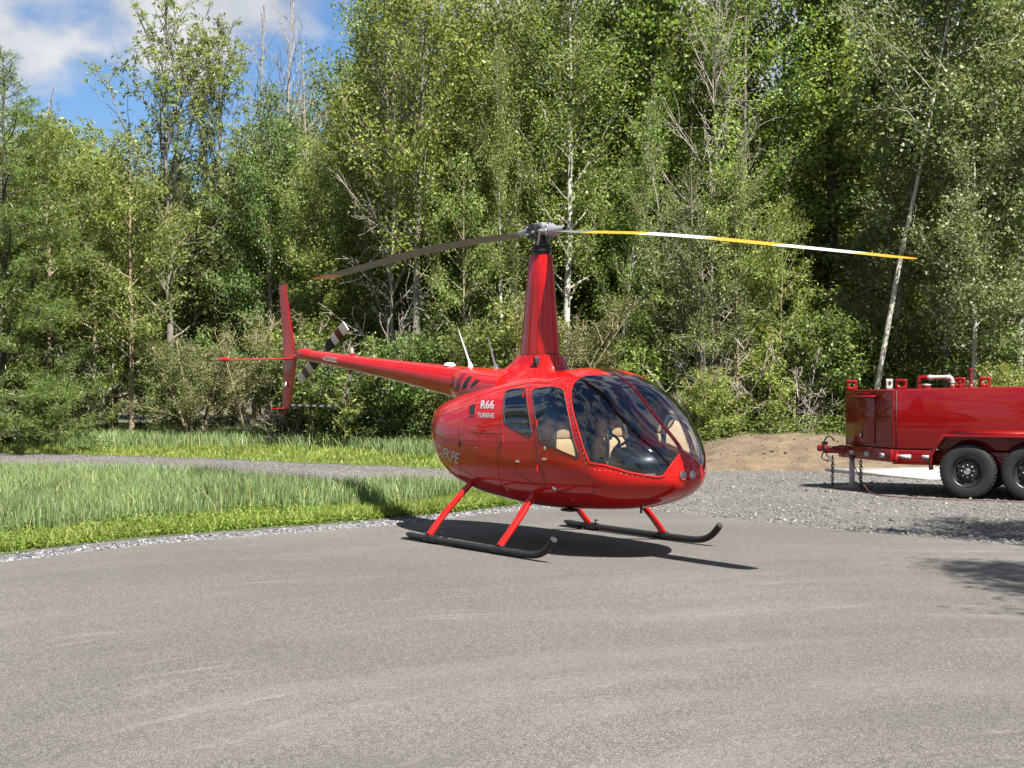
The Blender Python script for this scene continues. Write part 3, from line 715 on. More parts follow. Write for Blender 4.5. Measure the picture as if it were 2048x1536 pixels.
m_ = MB(); wing(m_, [(-5.50, -5.885, 0, 2.025, .075, 'y'), (-5.53, -5.89, 0, 1.9, .07, 'y'), (-5.70, -5.93, 0, 1.34, .05, 'y'), (-5.73, -5.92, 0, 1.315, .03, 'y')]); lfin = m_.build('lower_fin', 'red', HELI, True)
m_ = MB(); m_.box((-5.80, -.034, 1.66), (.10, .004, .07)); m_.build('fin_placard', 'tail_white', lfin)
m_ = MB(); m_.tube([(-5.42, 0, 2.06), (-5.52, 0, 2.045), (-5.6, 0, 2.035)], [.05, .045, .03], 14); m_.build('fin_bracket', 'red', HELI, True)
m_ = MB(); wing(m_, [(-5.53, -5.86, .04, 2.015, .115, 'z'), (-5.55, -5.86, -.3, 2.012, .11, 'z'), (-5.60, -5.85, -.97, 2.0, .095, 'z'), (-5.62, -5.83, -1.0, 2.0, .075, 'z')]); stab = m_.build('horizontal_stabiliser', 'red', HELI, True)
m_ = MB(); m_.tube([(-5.58, -.99, 2.0), (-5.66, -1.0, 2.0), (-5.86, -1.0, 2.0), (-5.92, -.995, 2.0)], [.014, .034, .034, .010], 10); m_.build('stabiliser_tip', 'red', stab, True)
# stinger and thin rod under the fin
m_ = MB(); m_.tube(smooth_path([(-5.80, 0, 1.33), (-5.86, 0, 1.27), (-5.93, 0, 1.22), (-6.0, 0, 1.20)], 4), .011, 8); m_.build('tail_skid', 'red', HELI, True)
m_ = MB(); m_.cyl((-5.78, -.26, 1.322), (-5.80, .05, 1.325), .006, k=6); m_.build('fin_rod', 'red', HELI)
# striped tail rotor guard
G = smooth_path([(-4.10, .02, 1.90), (-4.125, .03, 1.78), (-4.19, .04, 1.60), (-4.30, .05, 1.46), (-4.47, .05, 1.395), (-4.75, .04, 1.378), (-5.15, .02, 1.375), (-5.74, 0, 1.372)], 12)
L = np.concatenate([[0], np.cumsum(np.linalg.norm(np.diff(G, axis=0), axis=1))]); nseg = 21
for i in range(nseg):
    t = np.linspace(L[-1] * i / nseg, L[-1] * (i + 1) / nseg, 5); Q = np.stack([np.interp(t, L, G[:, j]) for j in range(3)], 1)
    m_ = MB(); m_.tube(Q, .016, 10); m_.build('guard_band', 'tail_red' if i % 2 == 0 else 'white', HELI, True)
# tail rotor on the port side
a_t = math.atan2(2.441 - 1.739, -4.823 + 6.053); hubc = np.array([-5.44, .36, 2.09]); da = np.array([math.cos(a_t), 0, math.sin(a_t)]); ch = np.array([-math.sin(a_t), -0.35, math.cos(a_t)]); ch /= np.linalg.norm(ch); tn = np.cross(da, ch)
for s in (1, -1):
    m_ = MB(); bands = [(.10, .22, 2), (.22, .34, 2), (.34, .47, 0), (.47, .60, 1), (.60, .755, 0)]
    for (r0, r1, mi) in bands:
        V = []
        for rr_, cw in ((r0, .074), (r1 - .0005, .074)):
            cw = .03 if rr_ < .12 else cw
            for q in np.linspace(0, 2 * np.pi, 14, endpoint=False): V.append(hubc + s * da * rr_ + ch * cw * math.cos(q) + tn * .009 * math.sin(q))
        if s < 0: mi = {0: 0, 1: 3, 2: 0}[mi] if r0 > .3 else 2
        m_.add(np.array(V), [grid_faces(2, 14, True), list(range(14))[::-1], list(range(14, 28))], mi)
    m_.build('tail_rotor_blade', ['tail_white', 'tail_red', 'black', 'blade_grey'], HELI, True)
m_ = MB(); m_.lathe([(.0, -.03), (.04, -.03), (.045, .0), (.035, .05), (.0, .06)], 18, 'y', tuple(hubc)); m_.tube([hubc - da * .13, hubc + da * .13], .022, 10); m_.build('tail_rotor_hub', 'grey_metal', HELI, True)
m_ = MB(); m_.tube([hubc + np.array([.10, -.28, .03]), hubc + np.array([.09, -.03, .03])], .008, 8); m_.build('pitch_rod', 'steel', HELI)
# beacon, antennas, dome
m_ = MB(); m_.lathe([(.036, 0), (.034, .035), (.028, .05), (.0, .05)], 18, 'z', (-4.02, 0, 2.035)); bc = m_.build('beacon', 'red', HELI, True)
m_ = MB(); m_.lathe([(.025, .05), (.025, .10), (.016, .115), (.0, .118)], 18, 'z', (-4.02, 0, 2.035)); m_.build('beacon_lens', simple('beacon_lens', (.42, .30, .30), .15, 0, .6), bc, True)
for (x0, x1, z1) in ((-1.346, -1.60, 2.355), (-.833, -1.0, 2.245)):
    z0 = 1.905 if x0 < -1 else 1.88
    m_ = MB(); m_.tube([(x0, 0, z0 - .01), (x0 - .01, 0, z0 + .02), (x0 - .035, 0, z0 + .07), (x1, 0, z1)], [.055, .040, .016, .005], 14, flat=(.45, 1)); m_.build('whip_antenna', 'white', HELI, True)
m_ = MB(); m_.lathe([(.075, 0), (.07, .02), (.045, .035), (.0, .04)], 20, 'z', (-1.77, 0, 1.918)); m_.build('antenna_dome', 'white', HELI, True)

# ---- rotor head and blades
m_ = MB(); m_.cyl((0, 0, 3.10), (0, 0, 3.34), .030, k=20); m_.lathe([(.08, 3.12), (.10, 3.135), (.10, 3.16), (.122, 3.165), (.122, 3.19), (.085, 3.20), (.085, 3.215), (.118, 3.22), (.118, 3.245), (.075, 3.255), (.065, 3.33)], 30); m_.build('mast_and_swashplate', 'black', HELI, True)
m_ = MB()
for i in range(14): q = i * 6.283 / 14; m_.cyl((.09 * math.cos(q), .09 * math.sin(q), 3.125), (.09 * math.cos(q), .09 * math.sin(q), 3.165), .007, k=6)
m_.build('swashplate_bolts', 'steel', HELI, kind='stuff')
m_ = MB(); m_.box((0, 0, 3.395), (.26, .11, .11), bev=.02); m_.box((.01, 0, 3.445), (.15, .12, .07), bev=.012); hub = m_.build('rotor_hub', 'grey_metal', HELI, True)
for s in (-1, 1):
    m_ = MB(); m_.box((-.035, s * .105, 3.385), (.15, .055, .16), bev=.016); m_.build('hinge_block', 'black', hub, True)
    for dx, dz in ((-.06, .035), (.045, -.02), (-.055, -.045)):
        m_ = MB(); m_.cyl((dx - .025, s * .13, 3.39 + dz), (dx - .025, s * .148, 3.39 + dz), .017, k=12); m_.build('hinge_bolt', 'steel', hub, True)
    m_ = MB(); m_.lathe([(.0, s * .10), (.062, s * .105), (.066, s * .145), (.086, s * .150), (.086, s * .172), (.070, s * .178), (.066, s * .215), (.050, s * .245), (.040, s * .34), (.028, s * .40)], 28, 'x', (0, 0, 3.385 if s > 0 else 3.39)); grip = m_.build('blade_grip', 'grey_metal', HELI, True)
    m_ = MB()
    for i in range(12): q = i * 6.283 / 12; m_.cyl((s * .15, .083 * math.cos(q), 3.387 + .083 * math.sin(q)), (s * .187, .083 * math.cos(q), 3.387 + .083 * math.sin(q)), .006, k=6)
    m_.build('grip_bolts', 'black', grip, kind='stuff')
    m_ = MB(); m_.cyl((s * .10, -s * .13, 3.23), (s * .17, -s * .15, 3.37), .011, k=8); m_.box((s * .18, -s * .13, 3.375), (.05, .10, .03), bev=.008); m_.build('pitch_link', 'steel', HELI, True)
def rotor_blade(rz, sgn):
    rz = np.array(rz); Pth = smooth_path(np.stack([rz[:, 0], 0 * rz[:, 0], rz[:, 1]], 1), 8)
    edges = [.91, 1.77, 2.69, 3.59, 4.51]
    xs = np.unique(np.concatenate([np.abs(Pth[:, 0])] + [[e] for e in edges])); zs = np.interp(xs, rz[:, 0], rz[:, 1])
    zs = np.interp(xs, np.abs(Pth[:, 0]), Pth[:, 2])
    k = 12; t = np.linspace(0, 1, k); prof = 2.6 * (.2969 * np.sqrt(t) - .126 * t - .3516 * t ** 2 + .2843 * t ** 3 - .1015 * t ** 4)
    V = []
    for x, z in zip(xs, zs):
        c = .254 if x > .75 else np.interp(x, [.28, .45, .75], [.07, .11, .254]); th_ = .036 if x > .75 else np.interp(x, [.28, .75], [.06, .038])
        if x > 4.9: c *= np.interp(x, [4.9, 5.03], [1, .62])
        tw = R(np.interp(x, [0, 5.03], [9, 2.5]))
        yy = sgn * (c * .28 - c * t); up = prof * th_ * .5
        a = np.stack([yy, up], -1); b = np.stack([yy, -up], -1)[::-1][1:-1]; q = np.vstack([a, b]); yq = q[:, 0] * math.cos(tw) - sgn * q[:, 1] * math.sin(tw) * 0; zq = q[:, 1] + sgn * q[:, 0] * math.tan(tw)
        V.append(np.stack([np.full(len(q), sgn * x), yq, z + zq], -1))
    n = len(V[0]); F = grid_faces(len(xs), n, True); m_ = MB()
    for f in F:
        i, j = f[0] // n, f[0] % n; xm = (xs[i] + xs[i + 1]) / 2; top = j < k - 1
        mi = 0
        if top and xm > .91: mi = [1, 2, 1, 2, 1][min(4, int(np.searchsorted(edges, xm) - 1))]
        elif xm > 4.53: mi = 1
        m_.F.append(f[None]); m_.mi.append(mi)
    m_.V.append(np.vstack(V)); m_.n += len(V) * n
    for cap in (list(range(n))[::-1], list(range((len(xs) - 1) * n, len(xs) * n))): m_.F.append(cap); m_.mi.append(1 if cap[0] > n else 0)
    return m_.build('rotor_blade', ['blade_grey', 'blade_yellow', 'blade_white'], HELI, True)
rotor_blade([(.28, 3.375), (.91, 3.322), (1.77, 3.245), (2.69, 3.135), (3.59, 3.010), (4.34, 2.905), (5.03, 2.805)], 1)
rotor_blade([(.28, 3.385), (1.0, 3.385), (1.77, 3.362), (2.6, 3.31), (3.45, 3.237), (4.53, 3.136), (5.03, 3.10)], -1)

# ---- landing gear
for s in (-1, 1):
    y = s * 1.12
    P = smooth_path([(-.90, y, .050), (-.4, y, .046), (.4, y, .044), (1.05, y, .044), (1.30, y, .052), (1.44, y, .085), (1.54, y, .145), (1.63, y, .235)], 6)
    m_ = MB(); m_.tube(P, np.where(P[:, 0] > 1.55, .036, .036), 18); skid = m_.build('skid', 'rubber', HELI, True)
    m_ = MB(); m_.tube([(-1.0, y, .066), (-.93, y, .058), (-.82, y, .052)], [.006, .03, .036], 14); m_.build('skid_tail', 'rubber', skid, True)
    m_ = MB(); m_.box((-.86, y, .012), (.36, .085, .012), bev=.004); m_.build('skid_shoe', 'black', skid)
    for x in (-.93, -.80, -.70): m_ = MB(); m_.cyl((x, y, .0), (x, y, .06), .012, k=8); m_.build('shoe_bolt', 'steel', skid)
    m_ = MB(); m_.tube([(-.47, y, .047), (-.38, y, .047)], .045, 18); m_.build('clamp_sleeve', 'black', skid, True)
    m_ = MB(); m_.cyl((-.38, y - .03 * s, .085), (-.38, y - .03 * s, .135), .008, k=8); m_.cyl((-.40, y - .03 * s, .128), (-.33, y - .03 * s, .128), .007, k=8); m_.build('wheel_lug', 'black', skid)
    for xa, top in ((-.543, -.50), (.743, .70)):
        m_ = MB(); m_.tube(smooth_path([(xa, y * .998, .085), (xa, y - s * .20, .30), (top, y - s * .47, .575), (top, y - s * .62, .70)], 5), [.040] * 16, 18, flat=(1.15, .8)); m_.build('skid_leg', 'red', HELI, True)
        m_ = MB(); m_.tube([(xa - .075, y, .05), (xa - .06, y, .05), (xa + .06, y, .05), (xa + .075, y, .05)], [.037, .044, .044, .037], 18); m_.build('leg_saddle', 'black', HELI, True)
m_ = MB(); m_.box((.92, -.35, .425), (.16, .12, .03), bev=.012); m_.build('belly_box', 'black', HELI)
m_ = MB(); m_.cyl((1.75, -.1, .44), (1.75, -.1, .50), .012, k=8); m_.build('belly_probe', 'black', HELI)

# ---- cabin
m_ = MB(); m_.prism([(.12, -.55), (1.45, -.52), (1.75, -.38), (1.80, .0), (1.75, .38), (1.45, .52), (.12, .55)], 2, .60, .625); m_.build('cabin_floor', 'carpet', HELI)
ring = skin(np.full(80, 9.18), np.linspace(-90, 270, 80, endpoint=False)); c0 = ring.mean(0); ring = c0 + (ring - c0) * .955
m_ = MB(); m_.add(ring, [list(range(80))]); m_.build('rear_bulkhead', 'liner', HELI, fixn=False)
def seat(x, y, w, base_z, top_z, name='seat'):
    e = empty(name); e.parent = HELI; e.location = (x, y, 0)
    m_ = MB(); m_.box((.22, 0, base_z - .05), (.52, w, .13), Matrix.Rotation(R(-5), 3, 'Y'), .045); m_.build('cushion', 'leather', e, True)
    m_ = MB(); m_.box((.22, 0, base_z / 2 + .25), (.42, w * .9, base_z - .62), None, .02); m_.build('seat_box', 'leather', e, True)
    h = top_z - base_z
    for zf0, zf1, ww, tk in ((0, .62, w, .13), (.60, 1.0, w * .82, .11)):
        m_ = MB(); zc = base_z + h * (zf0 + zf1) / 2; m_.box((-.055 - .13 * (zc - base_z), 0, zc), (tk, ww, h * (zf1 - zf0)), Matrix.Rotation(R(-9), 3, 'Y'), .05); m_.build('backrest', 'leather', e, True)
    for yy in (-.33 * w, .33 * w):
        m_ = MB(); m_.tube([(.03, yy, base_z + .05), (.015, yy * .9, base_z + h * .5), (-.03, yy * .6, base_z + h * .99)], .022, 6, flat=(1, .25)); m_.build('harness', 'gasket', e)
    return e
for y in (-.36, .36):
    seat(.86, y, .50, .86, 1.34)
seat(.27, -.36, .50, .86, 1.36); seat(.27, .36, .50, .86, 1.36)
m_ = MB(); m_.box((.58, 0, .98), (.05, 1.26, .75), Matrix.Rotation(R(-7), 3, 'Y'), .01); m_.build('seat_divider', 'liner', HELI)
# console, cyclic, pedestal
m_ = MB(); m_.prism([(1.30, .60), (1.30, .84), (1.40, .90), (1.72, .96), (1.86, .97), (1.90, .90), (1.86, .62)], 1, -.16, .16); m_.build('console', 'panel_grey', HELI)
m_ = MB(); m_.prism([(1.42, .90), (1.50, 1.06), (1.62, 1.10), (1.84, 1.04), (1.95, .96), (1.93, .90)], 1, -.27, .27); shroud = m_.build('instrument_panel', 'black', HELI)
for (yy, zz, r_) in ((-.2, 1.0, .04), (-.1, 1.0, .04), (0, 1.0, .04), (.1, 1.0, .04), (.2, 1.0, .04), (-.15, .93, .03), (0, .93, .03), (.15, .93, .03)):
    m_ = MB(); xg = 1.425 + (zz - .90) * .5; m_.lathe([(.0, .003), (r_ - .006, .003), (r_, .001), (r_, -.02)], 16, 'x', (0, 0, 0)); o = m_.build('gauge', 'panel_grey', shroud, True); o.location = (xg - .004, yy, zz); o.rotation_euler = (0, R(-117 - 90 + 27), 0)
m_ = MB(); m_.tube(smooth_path([(1.16, 0, .62), (1.17, 0, .90), (1.20, 0, 1.02), (1.28, 0, 1.08)], 4), .020, 10); m_.tube(smooth_path([(1.24, -.02, 1.06), (1.36, -.05, 1.13), (1.42, -.16, 1.20), (1.44, -.24, 1.22)], 4), .014, 8); m_.tube(smooth_path([(1.24, .0, 1.06), (1.36, .05, 1.14), (1.45, .14, 1.23)], 4), .014, 8); cyc = m_.build('cyclic_stick', 'black', HELI, True)
m_ = MB(); m_.tube([(1.44, -.24, 1.17), (1.45, -.24, 1.30)], [.017, .014], 10); m_.tube([(1.45, .14, 1.18), (1.46, .14, 1.31)], [.017, .014], 10); m_.build('stick_grips', 'rubber', cyc, True)
m_ = MB(); m_.lathe([(.0, .018), (.014, .012), (.016, -.012), (.0, -.018)], 12, 'z', (1.46, .14, 1.315)); m_.build('trim_button', 'amber', cyc, True)
m_ = MB(); m_.tube([(1.46, .02, .95), (1.47, .02, 1.24)], .022, 8, flat=(1, .6)); m_.build('display_arm', 'black', HELI)
m_ = MB(); m_.box((1.52, -.36, .70), (.10, .20, .09), Matrix.Rotation(R(30), 3, 'Y'), .02); m_.box((1.52, .36, .70), (.10, .20, .09), Matrix.Rotation(R(30), 3, 'Y'), .02); m_.build('pedals', 'black', HELI)
m_ = MB(); m_.tube([(1.0, .02, .86), (.97, .02, .95)], .05, 10); m_.build('headset_hook', 'gasket', HELI)

# ---- lettering laid on the skin
def side_y(x, z):
    uu = np.linspace(.2, 14.5, 1200); xx = frame_at(uu)[:, 0]; u = np.interp(-np.asarray(x), -xx, uu); f = frame_at(u)
    zt, zb, w, zm = f[:, 2], f[:, 1], f[:, 3], f[:, 4]; up = z >= zm
    q = np.where(up, (z - zm) / (zt - zm), (zm - z) / (zm - zb)); n = np.where(up, f[:, 5], f[:, 6])
    return w * np.clip(1 - np.clip(q, 0, 1) ** n, 0, 1) ** (1 / n)
def text_mesh(body, bold=0.0):
    cu_ = bpy.data.curves.new('lettering', 'FONT'); cu_.body = body; cu_.size = 1.0; cu_.offset = bold; cu_.resolution_u = 4; cu_.fill_mode = 'FRONT'
    o = bpy.data.objects.new('lettering', cu_); COL.objects.link(o); bpy.context.view_layer.update()
    me = bpy.data.meshes.new_from_object(o.evaluated_get(bpy.context.evaluated_depsgraph_get())); bpy.data.objects.remove(o); bpy.data.curves.remove(cu_)
    bm = bmesh.new(); bm.from_mesh(me); bmesh.ops.triangulate(bm, faces=bm.faces)
    bmesh.ops.subdivide_edges(bm, edges=[e for e in bm.edges if e.calc_length() > .25], cuts=2); bmesh.ops.triangulate(bm, faces=bm.faces)
    bm.verts.index_update(); V = np.array([v.co[:] for v in bm.verts]); F = np.array([[v.index for v in f.verts] for f in bm.faces]); bm.free(); bpy.data.meshes.remove(me)
    V[:, 0] -= V[:, 0].min(); V[:, 1] -= V[:, 1].min(); V[:, 0] /= V[:, 0].max(); V[:, 1] /= V[:, 1].max(); return V, F
def lettering(body, name, p0, p1, h, side, bold=.02, label=None, shear=0.0):
    V, F = text_mesh(body, bold); p0, p1 = np.array(p0), np.array(p1); ex = p1 - p0; ez = np.array([-ex[1], ex[0]]) / np.linalg.norm(ex) * h
    a = V[:, 0:1] if side < 0 else 1 - V[:, 0:1]
    Q = p0 + a * ex + V[:, 1:2] * ez; Q[:, 0] += V[:, 1] * h * shear; y = side_y(Q[:, 0], Q[:, 1])
    o = mk(name, np.stack([Q[:, 0], side * (y + .0025), Q[:, 1]], -1), F, 'decal', HELI)
    if label: o['label'] = label
for s in (-1, 1):
    lettering('R66', 'type_lettering', (-.215, 1.452), (.06, 1.458), .092, s, .03, 'light grey type lettering R66', -.7)
    lettering('TURBINE', 'turbine_lettering', (-.225, 1.360), (.105, 1.360), .052, s, .02, 'light grey lettering TURBINE', -.5)
    lettering('C-FKPE', 'registration_lettering', (-1.205, .905), (-.63, .832), .125, s, .012, 'pale registration letters C-FKPE', .6)
# DANGER arrow on the boom
V, F = text_mesh('DANGER', .01); x0, x1 = -4.58, -4.28; zc, rb = boom_at(-4.4)
def on_boom(x, zoff): z, r_ = boom_at(x); return np.stack([x, -np.sqrt(np.maximum(r_ ** 2 - zoff ** 2, 1e-5)) - .002, z + zoff], -1)
mk('danger_lettering', on_boom(x0 + V[:, 0] * (x1 - x0), V[:, 1] * .032 - .005), F, 'decal', HELI)
m_ = MB()
pts = [(x1 + .02, .036), (x0 - .01, .036), (x0 - .06, .011), (x0 - .01, -.014), (x1 + .02, -.014)]
for a, b in zip(pts[:-1], pts[1:]):
    Q = np.array([np.array(a) + (np.array(b) - np.array(a)) * t for t in np.linspace(0, 1, 8)]); m_.tube(on_boom(Q[:, 0], Q[:, 1]), .0035, 5)
m_.build('danger_arrow', 'decal', HELI)

# ------------------------------------------------------------------ red fuel trailer
TR = empty('fuel_trailer', (6.68, 22.19, 0.0), math.atan2(.431, -.902))
tag(TR, 'dark red tandem axle fuel tank trailer standing on the gravel', 'trailer')
def top_z(x): return 1.567 - .026 * (x - 1.12)
m_ = MB(); plan = [(-2.7, 0), (1.12, 0), (2.04, -.92), (1.12, -1.84), (-2.7, -1.84)]
V = [(x, y, .685) for x, y in plan] + [(x, y, top_z(x)) for x, y in plan]
m_.add(V, [[i, (i + 1) % 5, 5 + (i + 1) % 5, 5 + i] for i in range(5)] + [[4, 3, 2, 1, 0], [5, 6, 7, 8, 9]])
o = m_.build('tank_body', 'trailer_red', TR)
bv = o.modifiers.new('bevel', 'BEVEL'); bv.width = .018; bv.segments = 2
# seams
m_ = MB(); m_.box((1.06, .003, (.69 + top_z(1.06)) / 2), (.010, .008, top_z(1.06) - .72)); m_.build('panel_seam', 'gasket', TR)
# inclined frame on the near V face: s along the face from the side corner to the tip
vd = np.array([.7071, -.7071, 0]); vn = np.array([.7071, .7071, 0]); Rv = Matrix.Rotation(R(-45), 3, 'Z')
def vf(s, out, z): p = np.array([1.12, 0, 0]) + vd * s + vn * out; return (p[0], p[1], z)
m_ = MB(); m_.box(vf(.78, .008, 1.10), (.66, .016, .72), Rv, .004); dr = m_.build('locker_door', 'trailer_red', TR)
m_ = MB()
for s, z, a, b in ((.78, 1.466, .68, .006), (.78, .734, .68, .006)): m_.box(vf(s, .004, z), (a, .008, b), Rv)
for s in (.445, 1.115): m_.box(vf(s, .004, 1.10), (.006, .008, .73), Rv)
m_.build('door_gap', 'gasket', dr)
m_ = MB(); m_.prism([(.0, 1.475), (.075, 1.455), (.075, 1.445), (.0, 1.465)], 0, -.37, .37); hood = m_.build('rain_hood', 'trailer_red', dr); hood.matrix_local = Matrix.Translation(vf(.76, 0, 0)) @ Rv.to_4x4()
m_ = MB(); m_.box(vf(.80, .022, .86), (.05, .02, .11), Rv, .01); m_.build('latch', 'black', dr, True)
m_ = MB(); m_.box(vf(.80, .034, .86), (.022, .014, .06), Rv, .005); m_.build('latch_handle', 'chrome', dr, True)
m_ = MB(); m_.box(vf(.78, .018, 1.50), (.40, .006, .018), Rv); m_.build('hinge_strip', 'trailer_red', dr)
# frame rails
m_ = MB(); m_.box((-.79, -.03, .575), (3.78, .09, .19), None, .008); m_.box((-.79, -1.81, .575), (3.78, .09, .19), None, .008); m_.build('side_rail', 'trailer_red', TR)
m_ = MB(); m_.box(vf(.70, .0, .58), (1.46, .09, .185), Rv, .008); m_.build('tongue_rail', 'trailer_red', TR)
p = np.array([1.12, -1.84, 0]) + np.array([.7071, .7071, 0]) * .66; m_ = MB(); m_.box((p[0], p[1], .58), (1.38, .09, .185), Matrix.Rotation(R(45), 3, 'Z'), .008); m_.build('tongue_rail', 'trailer_red', TR)
m_ = MB(); m_.box((-.79, .0, .468), (3.76, .16, .016)); m_.build('rail_flange', 'trailer_red', TR)
m_ = MB(); m_.prism([(1.02, .47), (1.10, .47), (1.02, .66)], 1, .02, .10); m_.build('gusset', 'trailer_red', TR)
m_ = MB(); m_.box((2.16, -.92, .60), (.42, .11, .11), None, .012); m_.box((2.40, -.92, .62), (.16, .13, .10), None, .03); cpl = m_.build('coupler', 'trailer_red', TR)
m_ = MB(); m_.box((2.36, -.92, .70), (.10, .05, .05), None, .012); m_.tube(smooth_path([(2.2, -.9, .74), (2.28, -.86, .82), (2.36, -.85, .70), (2.30, -.84, .50), (2.22, -.86, .46)], 5), .012, 8); m_.tube(smooth_path([(2.1, -.9, .66), (2.3, -.80, .62), (2.38, -.80, .48), (2.27, -.82, .42)], 5), .011, 8); m_.build('breakaway_cable', 'black', cpl, True)
m_ = MB(); m_.lathe([(.0, -.01), (.035, -.01), (.035, .03), (.0, .03)], 14, 'y', (2.25, -.80, .47)); m_.build('plug', 'steel', cpl, True)
# reflectors
for s in (.20, .62, 1.05): m_ = MB(); m_.box(vf(s, .048, .575), (.13, .004, .068), Rv); m_.build('reflector', 'reflector', TR)
for x, w in ((.93, .18), (.60, .16), (-1.9, .18)): m_ = MB(); m_.box((x, .018, .570), (w, .004, .062)); m_.build('reflector', 'reflector', TR)
# fender over the two wheels
fp = [(.52, .40), (.52, .62), (.33, .915), (-1.22, .915), (-1.42, .62), (-1.42, .40)]; fi_ = [(.50, .40), (.50, .615), (.318, .897), (-1.208, .897), (-1.40, .615), (-1.40, .40)]
m_ = MB(); n6 = 6; V = []
for q in (fp, fi_):
    for y in (-.0, .26): V += [(x, y, z) for x, z in q]
F = []
for i in range(5): F += [[i, i + 1, 6 + i + 1, 6 + i], [12 + i, 12 + i + 1, 18 + i + 1, 18 + i], [6 + i, 6 + i + 1, 18 + i + 1, 18 + i], [i, i + 1, 12 + i + 1, 12 + i]]
F += [[0, 6, 18, 12], [5, 11, 23, 17]]; m_.add(V, F); m_.build('fender', 'trailer_red', TR)
lip = [(.535, .40), (.535, .625), (.337, .925), (-1.227, .925), (-1.435, .625), (-1.435, .40)]; li2 = [(x * 1, z) for x, z in [(.50, .40), (.50, .61), (.312, .885), (-1.20, .885), (-1.40, .61), (-1.40, .40)]]
m_ = MB(); V = [(x, .258, z) for x, z in lip] + [(x, .258, z) for x, z in li2] + [(x, .275, z) for x, z in lip] + [(x, .275, z) for x, z in li2]; F = []
for i in range(5): F += [[i, i + 1, 7 + i, 6 + i], [12 + i, 13 + i, 19 + i, 18 + i], [i, i + 1, 13 + i, 12 + i], [6 + i, 7 + i, 19 + i, 18 + i]]
F += [[0, 6, 18, 12], [5, 11, 23, 17]]; m_.add(V, F); m_.build('fender_lip', 'trailer_red', TR)
m_ = MB(); m_.prism([(0, .915), (.0, .985), (.03, .98), (.16, .915)], 0, -1.2, .20); m_.build('fender_brace', 'trailer_red', TR)
# wheels
def wheel(x, y, sgn):
    e = empty('wheel'); e.parent = TR; e.location = (x, y, .395)
    m_ = MB(); m_.lathe([(.235, -.115), (.26, -.122), (.34, -.128), (.378, -.112), (.393, -.08), (.395, 0), (.393, .08), (.378, .112), (.34, .128), (.26, .122), (.235, .115), (.225, 0), (.235, -.115)], 56, 'y'); ty = m_.build('tyre', 'rubber', e, True)
    m_ = MB()
    for i in range(44):
        q = i * 6.2832 / 44
        for yy in (-.075, -.025, .025, .075): m_.box((.396 * math.cos(q + yy), yy, .396 * math.sin(q + yy)), (.010, .040, .035), Matrix.Rotation(-q - yy, 3, 'Y'))
    m_.build('tread', 'rubber', ty, kind='stuff')
    s = sgn
    m_ = MB(); m_.lathe([(.237, .11 * s), (.232, .122 * s), (.222, .115 * s), (.212, .07 * s), (.165, .05 * s), (.15, .065 * s), (.12, .075 * s), (.075, .068 * s), (.06, .06 * s), (.0, .06 * s)], 44, 'y'); rim = m_.build('rim', 'black', e, True)
    for i in range(8):
        q = i * 6.2832 / 8; m_ = MB(); m_.cyl((.088 * math.cos(q), .065 * s, .088 * math.sin(q)), (.088 * math.cos(q), .10 * s, .088 * math.sin(q)), .013, k=6); m_.build('lug_nut', 'chrome', rim)
        q += .39; m_ = MB(); m_.lathe([(.0, .074 * s), (.026, .0745 * s), (.028, .070 * s)], 12, 'y', (.142 * math.cos(q), -.006 * s, .142 * math.sin(q))); m_.build('rim_hole', 'gasket', rim)
    m_ = MB(); m_.lathe([(.060, .06 * s), (.058, .13 * s), (.046, .144 * s), (.0, .149 * s)], 24, 'y'); m_.build('hub_cap', 'chrome', rim, True)
for x in (0, -.86):
    wheel(x, .09, 1); wheel(x, -1.93, -1)
    m_ = MB(); m_.cyl((x, -1.9, .395), (x, .05, .395), .045, k=12); m_.build('axle', 'black', TR)
# lifting eyes on the roof
def eye(x, y, rz, mat='trailer_red'):
    n = 16; th = np.linspace(0, 2 * np.pi, n, endpoint=False); outer = np.stack([np.clip(.09 * 1.35 * np.cos(th), -.085, .085), .075 + np.clip(.09 * 1.35 * np.sin(th), -.085, .08)], 1); inner = np.stack([.045 * np.cos(th), .075 + .035 * np.sin(th)], 1)
    V = [];
    for yy in (-.011, .011): V += [(a, yy, b) for a, b in outer] + [(a, yy, b) for a, b in inner]
    F = []
    for i in range(n):
        j = (i + 1) % n; F += [[i, j, n + j, n + i], [2 * n + i, 2 * n + j, 3 * n + j, 3 * n + i], [i, j, 2 * n + j, 2 * n + i], [n + i, n + j, 3 * n + j, 3 * n + i]]
    m_ = MB(); m_.add(V, F); o = m_.build('lifting_eye', mat, TR); o.location = (x, y, top_z(x)); o.rotation_euler = (0, 0, rz)
eye(1.93, -.90, R(15)); eye(1.0, -.06, 0); eye(1.42, -1.25, R(70), 'galv'); eye(.42, -1.72, 0); eye(.02, -1.60, R(20))
# filler pipe
zt = 1.57
m_ = MB(); m_.tube(smooth_path([(.90, -.9, zt - .02), (.90, -.9, zt + .12), (.885, -.9, zt + .155), (.85, -.9, zt + .17), (.76, -.9, zt + .172)], 5), .034, 16); m_.tube([(.90, -.9, zt + .155), (.90, -.9, zt + .20)], [.022, .018], 10); m_.build('pipe_elbow', 'trailer_red', TR, True)
m_ = MB(); m_.tube(smooth_path([(.77, -.9, zt + .172), (.60, -.9, zt + .176), (.46, -.9, zt + .176), (.415, -.9, zt + .16), (.40, -.9, zt + .12), (.40, -.9, zt + .03)], 5), .032, 16); m_.lathe([(.042, -.02), (.042, .02)], 16, 'x', (.72, -.9, zt + .173)); m_.lathe([(.044, 0), (.044, .035)], 16, 'z', (.40, -.9, zt + .09)); m_.lathe([(.044, -.03), (.044, .03)], 16, 'x', (.45, -.9, zt + .172)); m_.build('filler_pipe', 'galv', TR, True)
